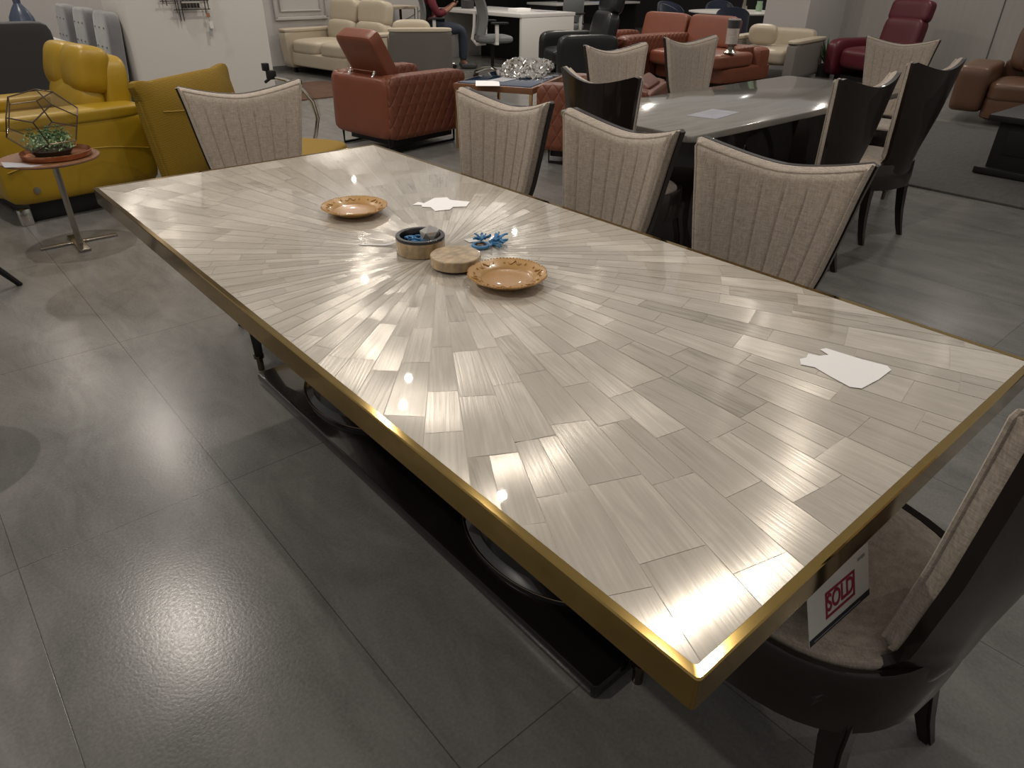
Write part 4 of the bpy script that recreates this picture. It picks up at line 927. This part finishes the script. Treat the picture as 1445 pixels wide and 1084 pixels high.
# potted plant
t = thing('potted_plant', 'spiky green potted plant beside the burgundy recliner', 'plant', (10.74, 5.44, 0))
bm = B(); lathe(bm, [(0, 0), (.1, 0), (.14, .16), (.13, .16), (.125, .145), (0, .14)], 24); obj('pot', bm, DGREY, t)
bm = B(); rnd = random.Random(8)
for k in range(26):
    a = rnd.uniform(0, 2*PI); sp = rnd.uniform(.08, .3); H = rnd.uniform(.28, .46)-.2*sp; L_, R_ = [], []
    for i in range(7):
        q = i/6; c = Vector((sp*q**1.5*math.cos(a), sp*q**1.5*math.sin(a), .14+H*q-(.12*sp)*q**3)); wv = .022*(1-q)**.7*(.5+q if q < .5 else 1); d = Vector((-math.sin(a), math.cos(a), 0))*wv
        L_.append(bm.verts.new(c+d)); R_.append(bm.verts.new(c-d))
    for i in range(6): bm.faces.new((L_[i], L_[i+1], R_[i+1], R_[i]))
o = obj('leaves', bm, LEAF, t); md = o.modifiers.new('s', 'SOLIDIFY'); md.thickness = .003

# burgundy recliner
t = thing('recliner', 'burgundy leather recliner with raised back against the right wall', 'armchair', (10.85, 4.72, 0), 74)
for sx in (-1, 1):
    bm = B(); pill(bm, (sx*.42, .08, .29), (.22, .9, .5), 5, 12); obj('arm', bm, RED, t)
bm = B(); pill(bm, (0, .1, .3), (.62, .8, .28), 5, 12, fn=puff); obj('seat', bm, RED, t)
bm = B(); pill(bm, (0, -.38, .56), (.64, .2, .52), 6, 12, RX(10)); obj('backrest', bm, RED, t)
bm = B(); pill(bm, (0, -.45, .90), (.66, .18, .30), 5, 12, RX(10)); obj('headrest', bm, RED, t)
bm = B(); lathe(bm, [(0, 0), (.012, 0), (.012, .006), (0, .007)], 12); obj('control_button', bm, CHROME, t, loc=(.36, .42, .5), rot=(-PI/2, 0, 0))
bm = B(); bx(bm, (0, 0, .03), (.8, .7, .06)); obj('base', bm, BLK, t)
# brown sofa
t = thing('sofa', 'brown leather sofa with square arm by the grey rug', 'sofa', (9.0, 1.75, 0), 100)
bm = B(); pill(bm, (.95, .03, .33), (.32, .95, .46), 8, 12); obj('arm', bm, BRN, t)
bm = B(); pill(bm, (-.95, .03, .33), (.32, .95, .46), 8, 12); obj('arm', bm, BRN, t)
for x in (-.4, .4):
    bm = B(); pill(bm, (x, .1, .32), (.79, .86, .2), 6, 12, fn=puff); obj('seat_cushion', bm, BRN, t)
    bm = B(); pill(bm, (x, -.38, .7), (.72, .2, .5), 5, 12, RX(12)); obj('back_cushion', bm, BRN, t)
bm = B(); pill(bm, (0, .05, .16), (1.6, .95, .24), 10, 8); obj('base', bm, BRN, t)
bm = B(); pill(bm, (0, -.44, .35), (1.6, .16, .5), 10, 8); obj('back_panel', bm, BRN, t)
bm = B(); pill(bm, (0, 0, .16), (.44, .17, .32), 3.2, 12, RX(-14)); tag(obj('cushion', bm, BRN, loc=(9.0, 2.15, .45), rot=(0, 0, math.radians(100))), 'brown leather cushion on the brown sofa', 'cushion')
# black coffee table and rug
bm = B(); bx(bm, (6.72, .9, .008), (2.9, 3.8-.02, .016), .006); tag(obj('rug', bm, RUGM), 'grey shaggy rug at the right under the black table', 'rug')
t = thing('low_table', 'black wooden coffee table standing on the grey rug', 'table', (6.72, .9, .0165))
bm = B(); bx(bm, (0, 0, .42), (1.45, 1.5, .045), .006); obj('tabletop', bm, BLK, t)
bm = B(); bx(bm, (0, 0, .21), (1.3, 1.36, .37), .006); obj('body', bm, BLK, t)
bm = B(); bx(bm, (0, 0, .03), (1.42, 1.48, .05), .006); obj('foot_frame', bm, BLK, t)
bm = B(); bx(bm, (-.652, 0, .25), (.012, 1.2, .18), .003); obj('drawer', bm, BLK, t)

# things cut by the left edge
t = thing('tub_chair', 'mustard tub chair on dark splayed legs, cut by the left edge', 'chair', (-.66, 3.72, 0), 60)
bm = B(); pill(bm, (0, 0, .42), (.66, .66, .42), 3.2, 12); obj('seat_shell', bm, MUSP, t)
for sx in (-1, 1):
    for sy in (-1, 1): bm = B(); tube(bm, [(sx*.22, sy*.22, .26), (sx*.34, sy*.34, 0)], [.02, .013], 8); obj('leg', bm, BLK, t)
t = thing('stool', 'black stool just entering at the left edge', 'stool', (-.78, 2.22, 0))
bm = B(); lathe(bm, [(0, .36), (.2, .36), (.225, .40), (.22, .45), (.18, .47), (0, .475)], 32); obj('seat', bm, BLKL, t)
for k in range(4): a = PI/4+k*PI/2; bm = B(); tube(bm, [(.15*math.cos(a), .15*math.sin(a), .37), (.2*math.cos(a), .2*math.sin(a), 0)], [.016, .012], 8); obj('leg', bm, BLK, t)
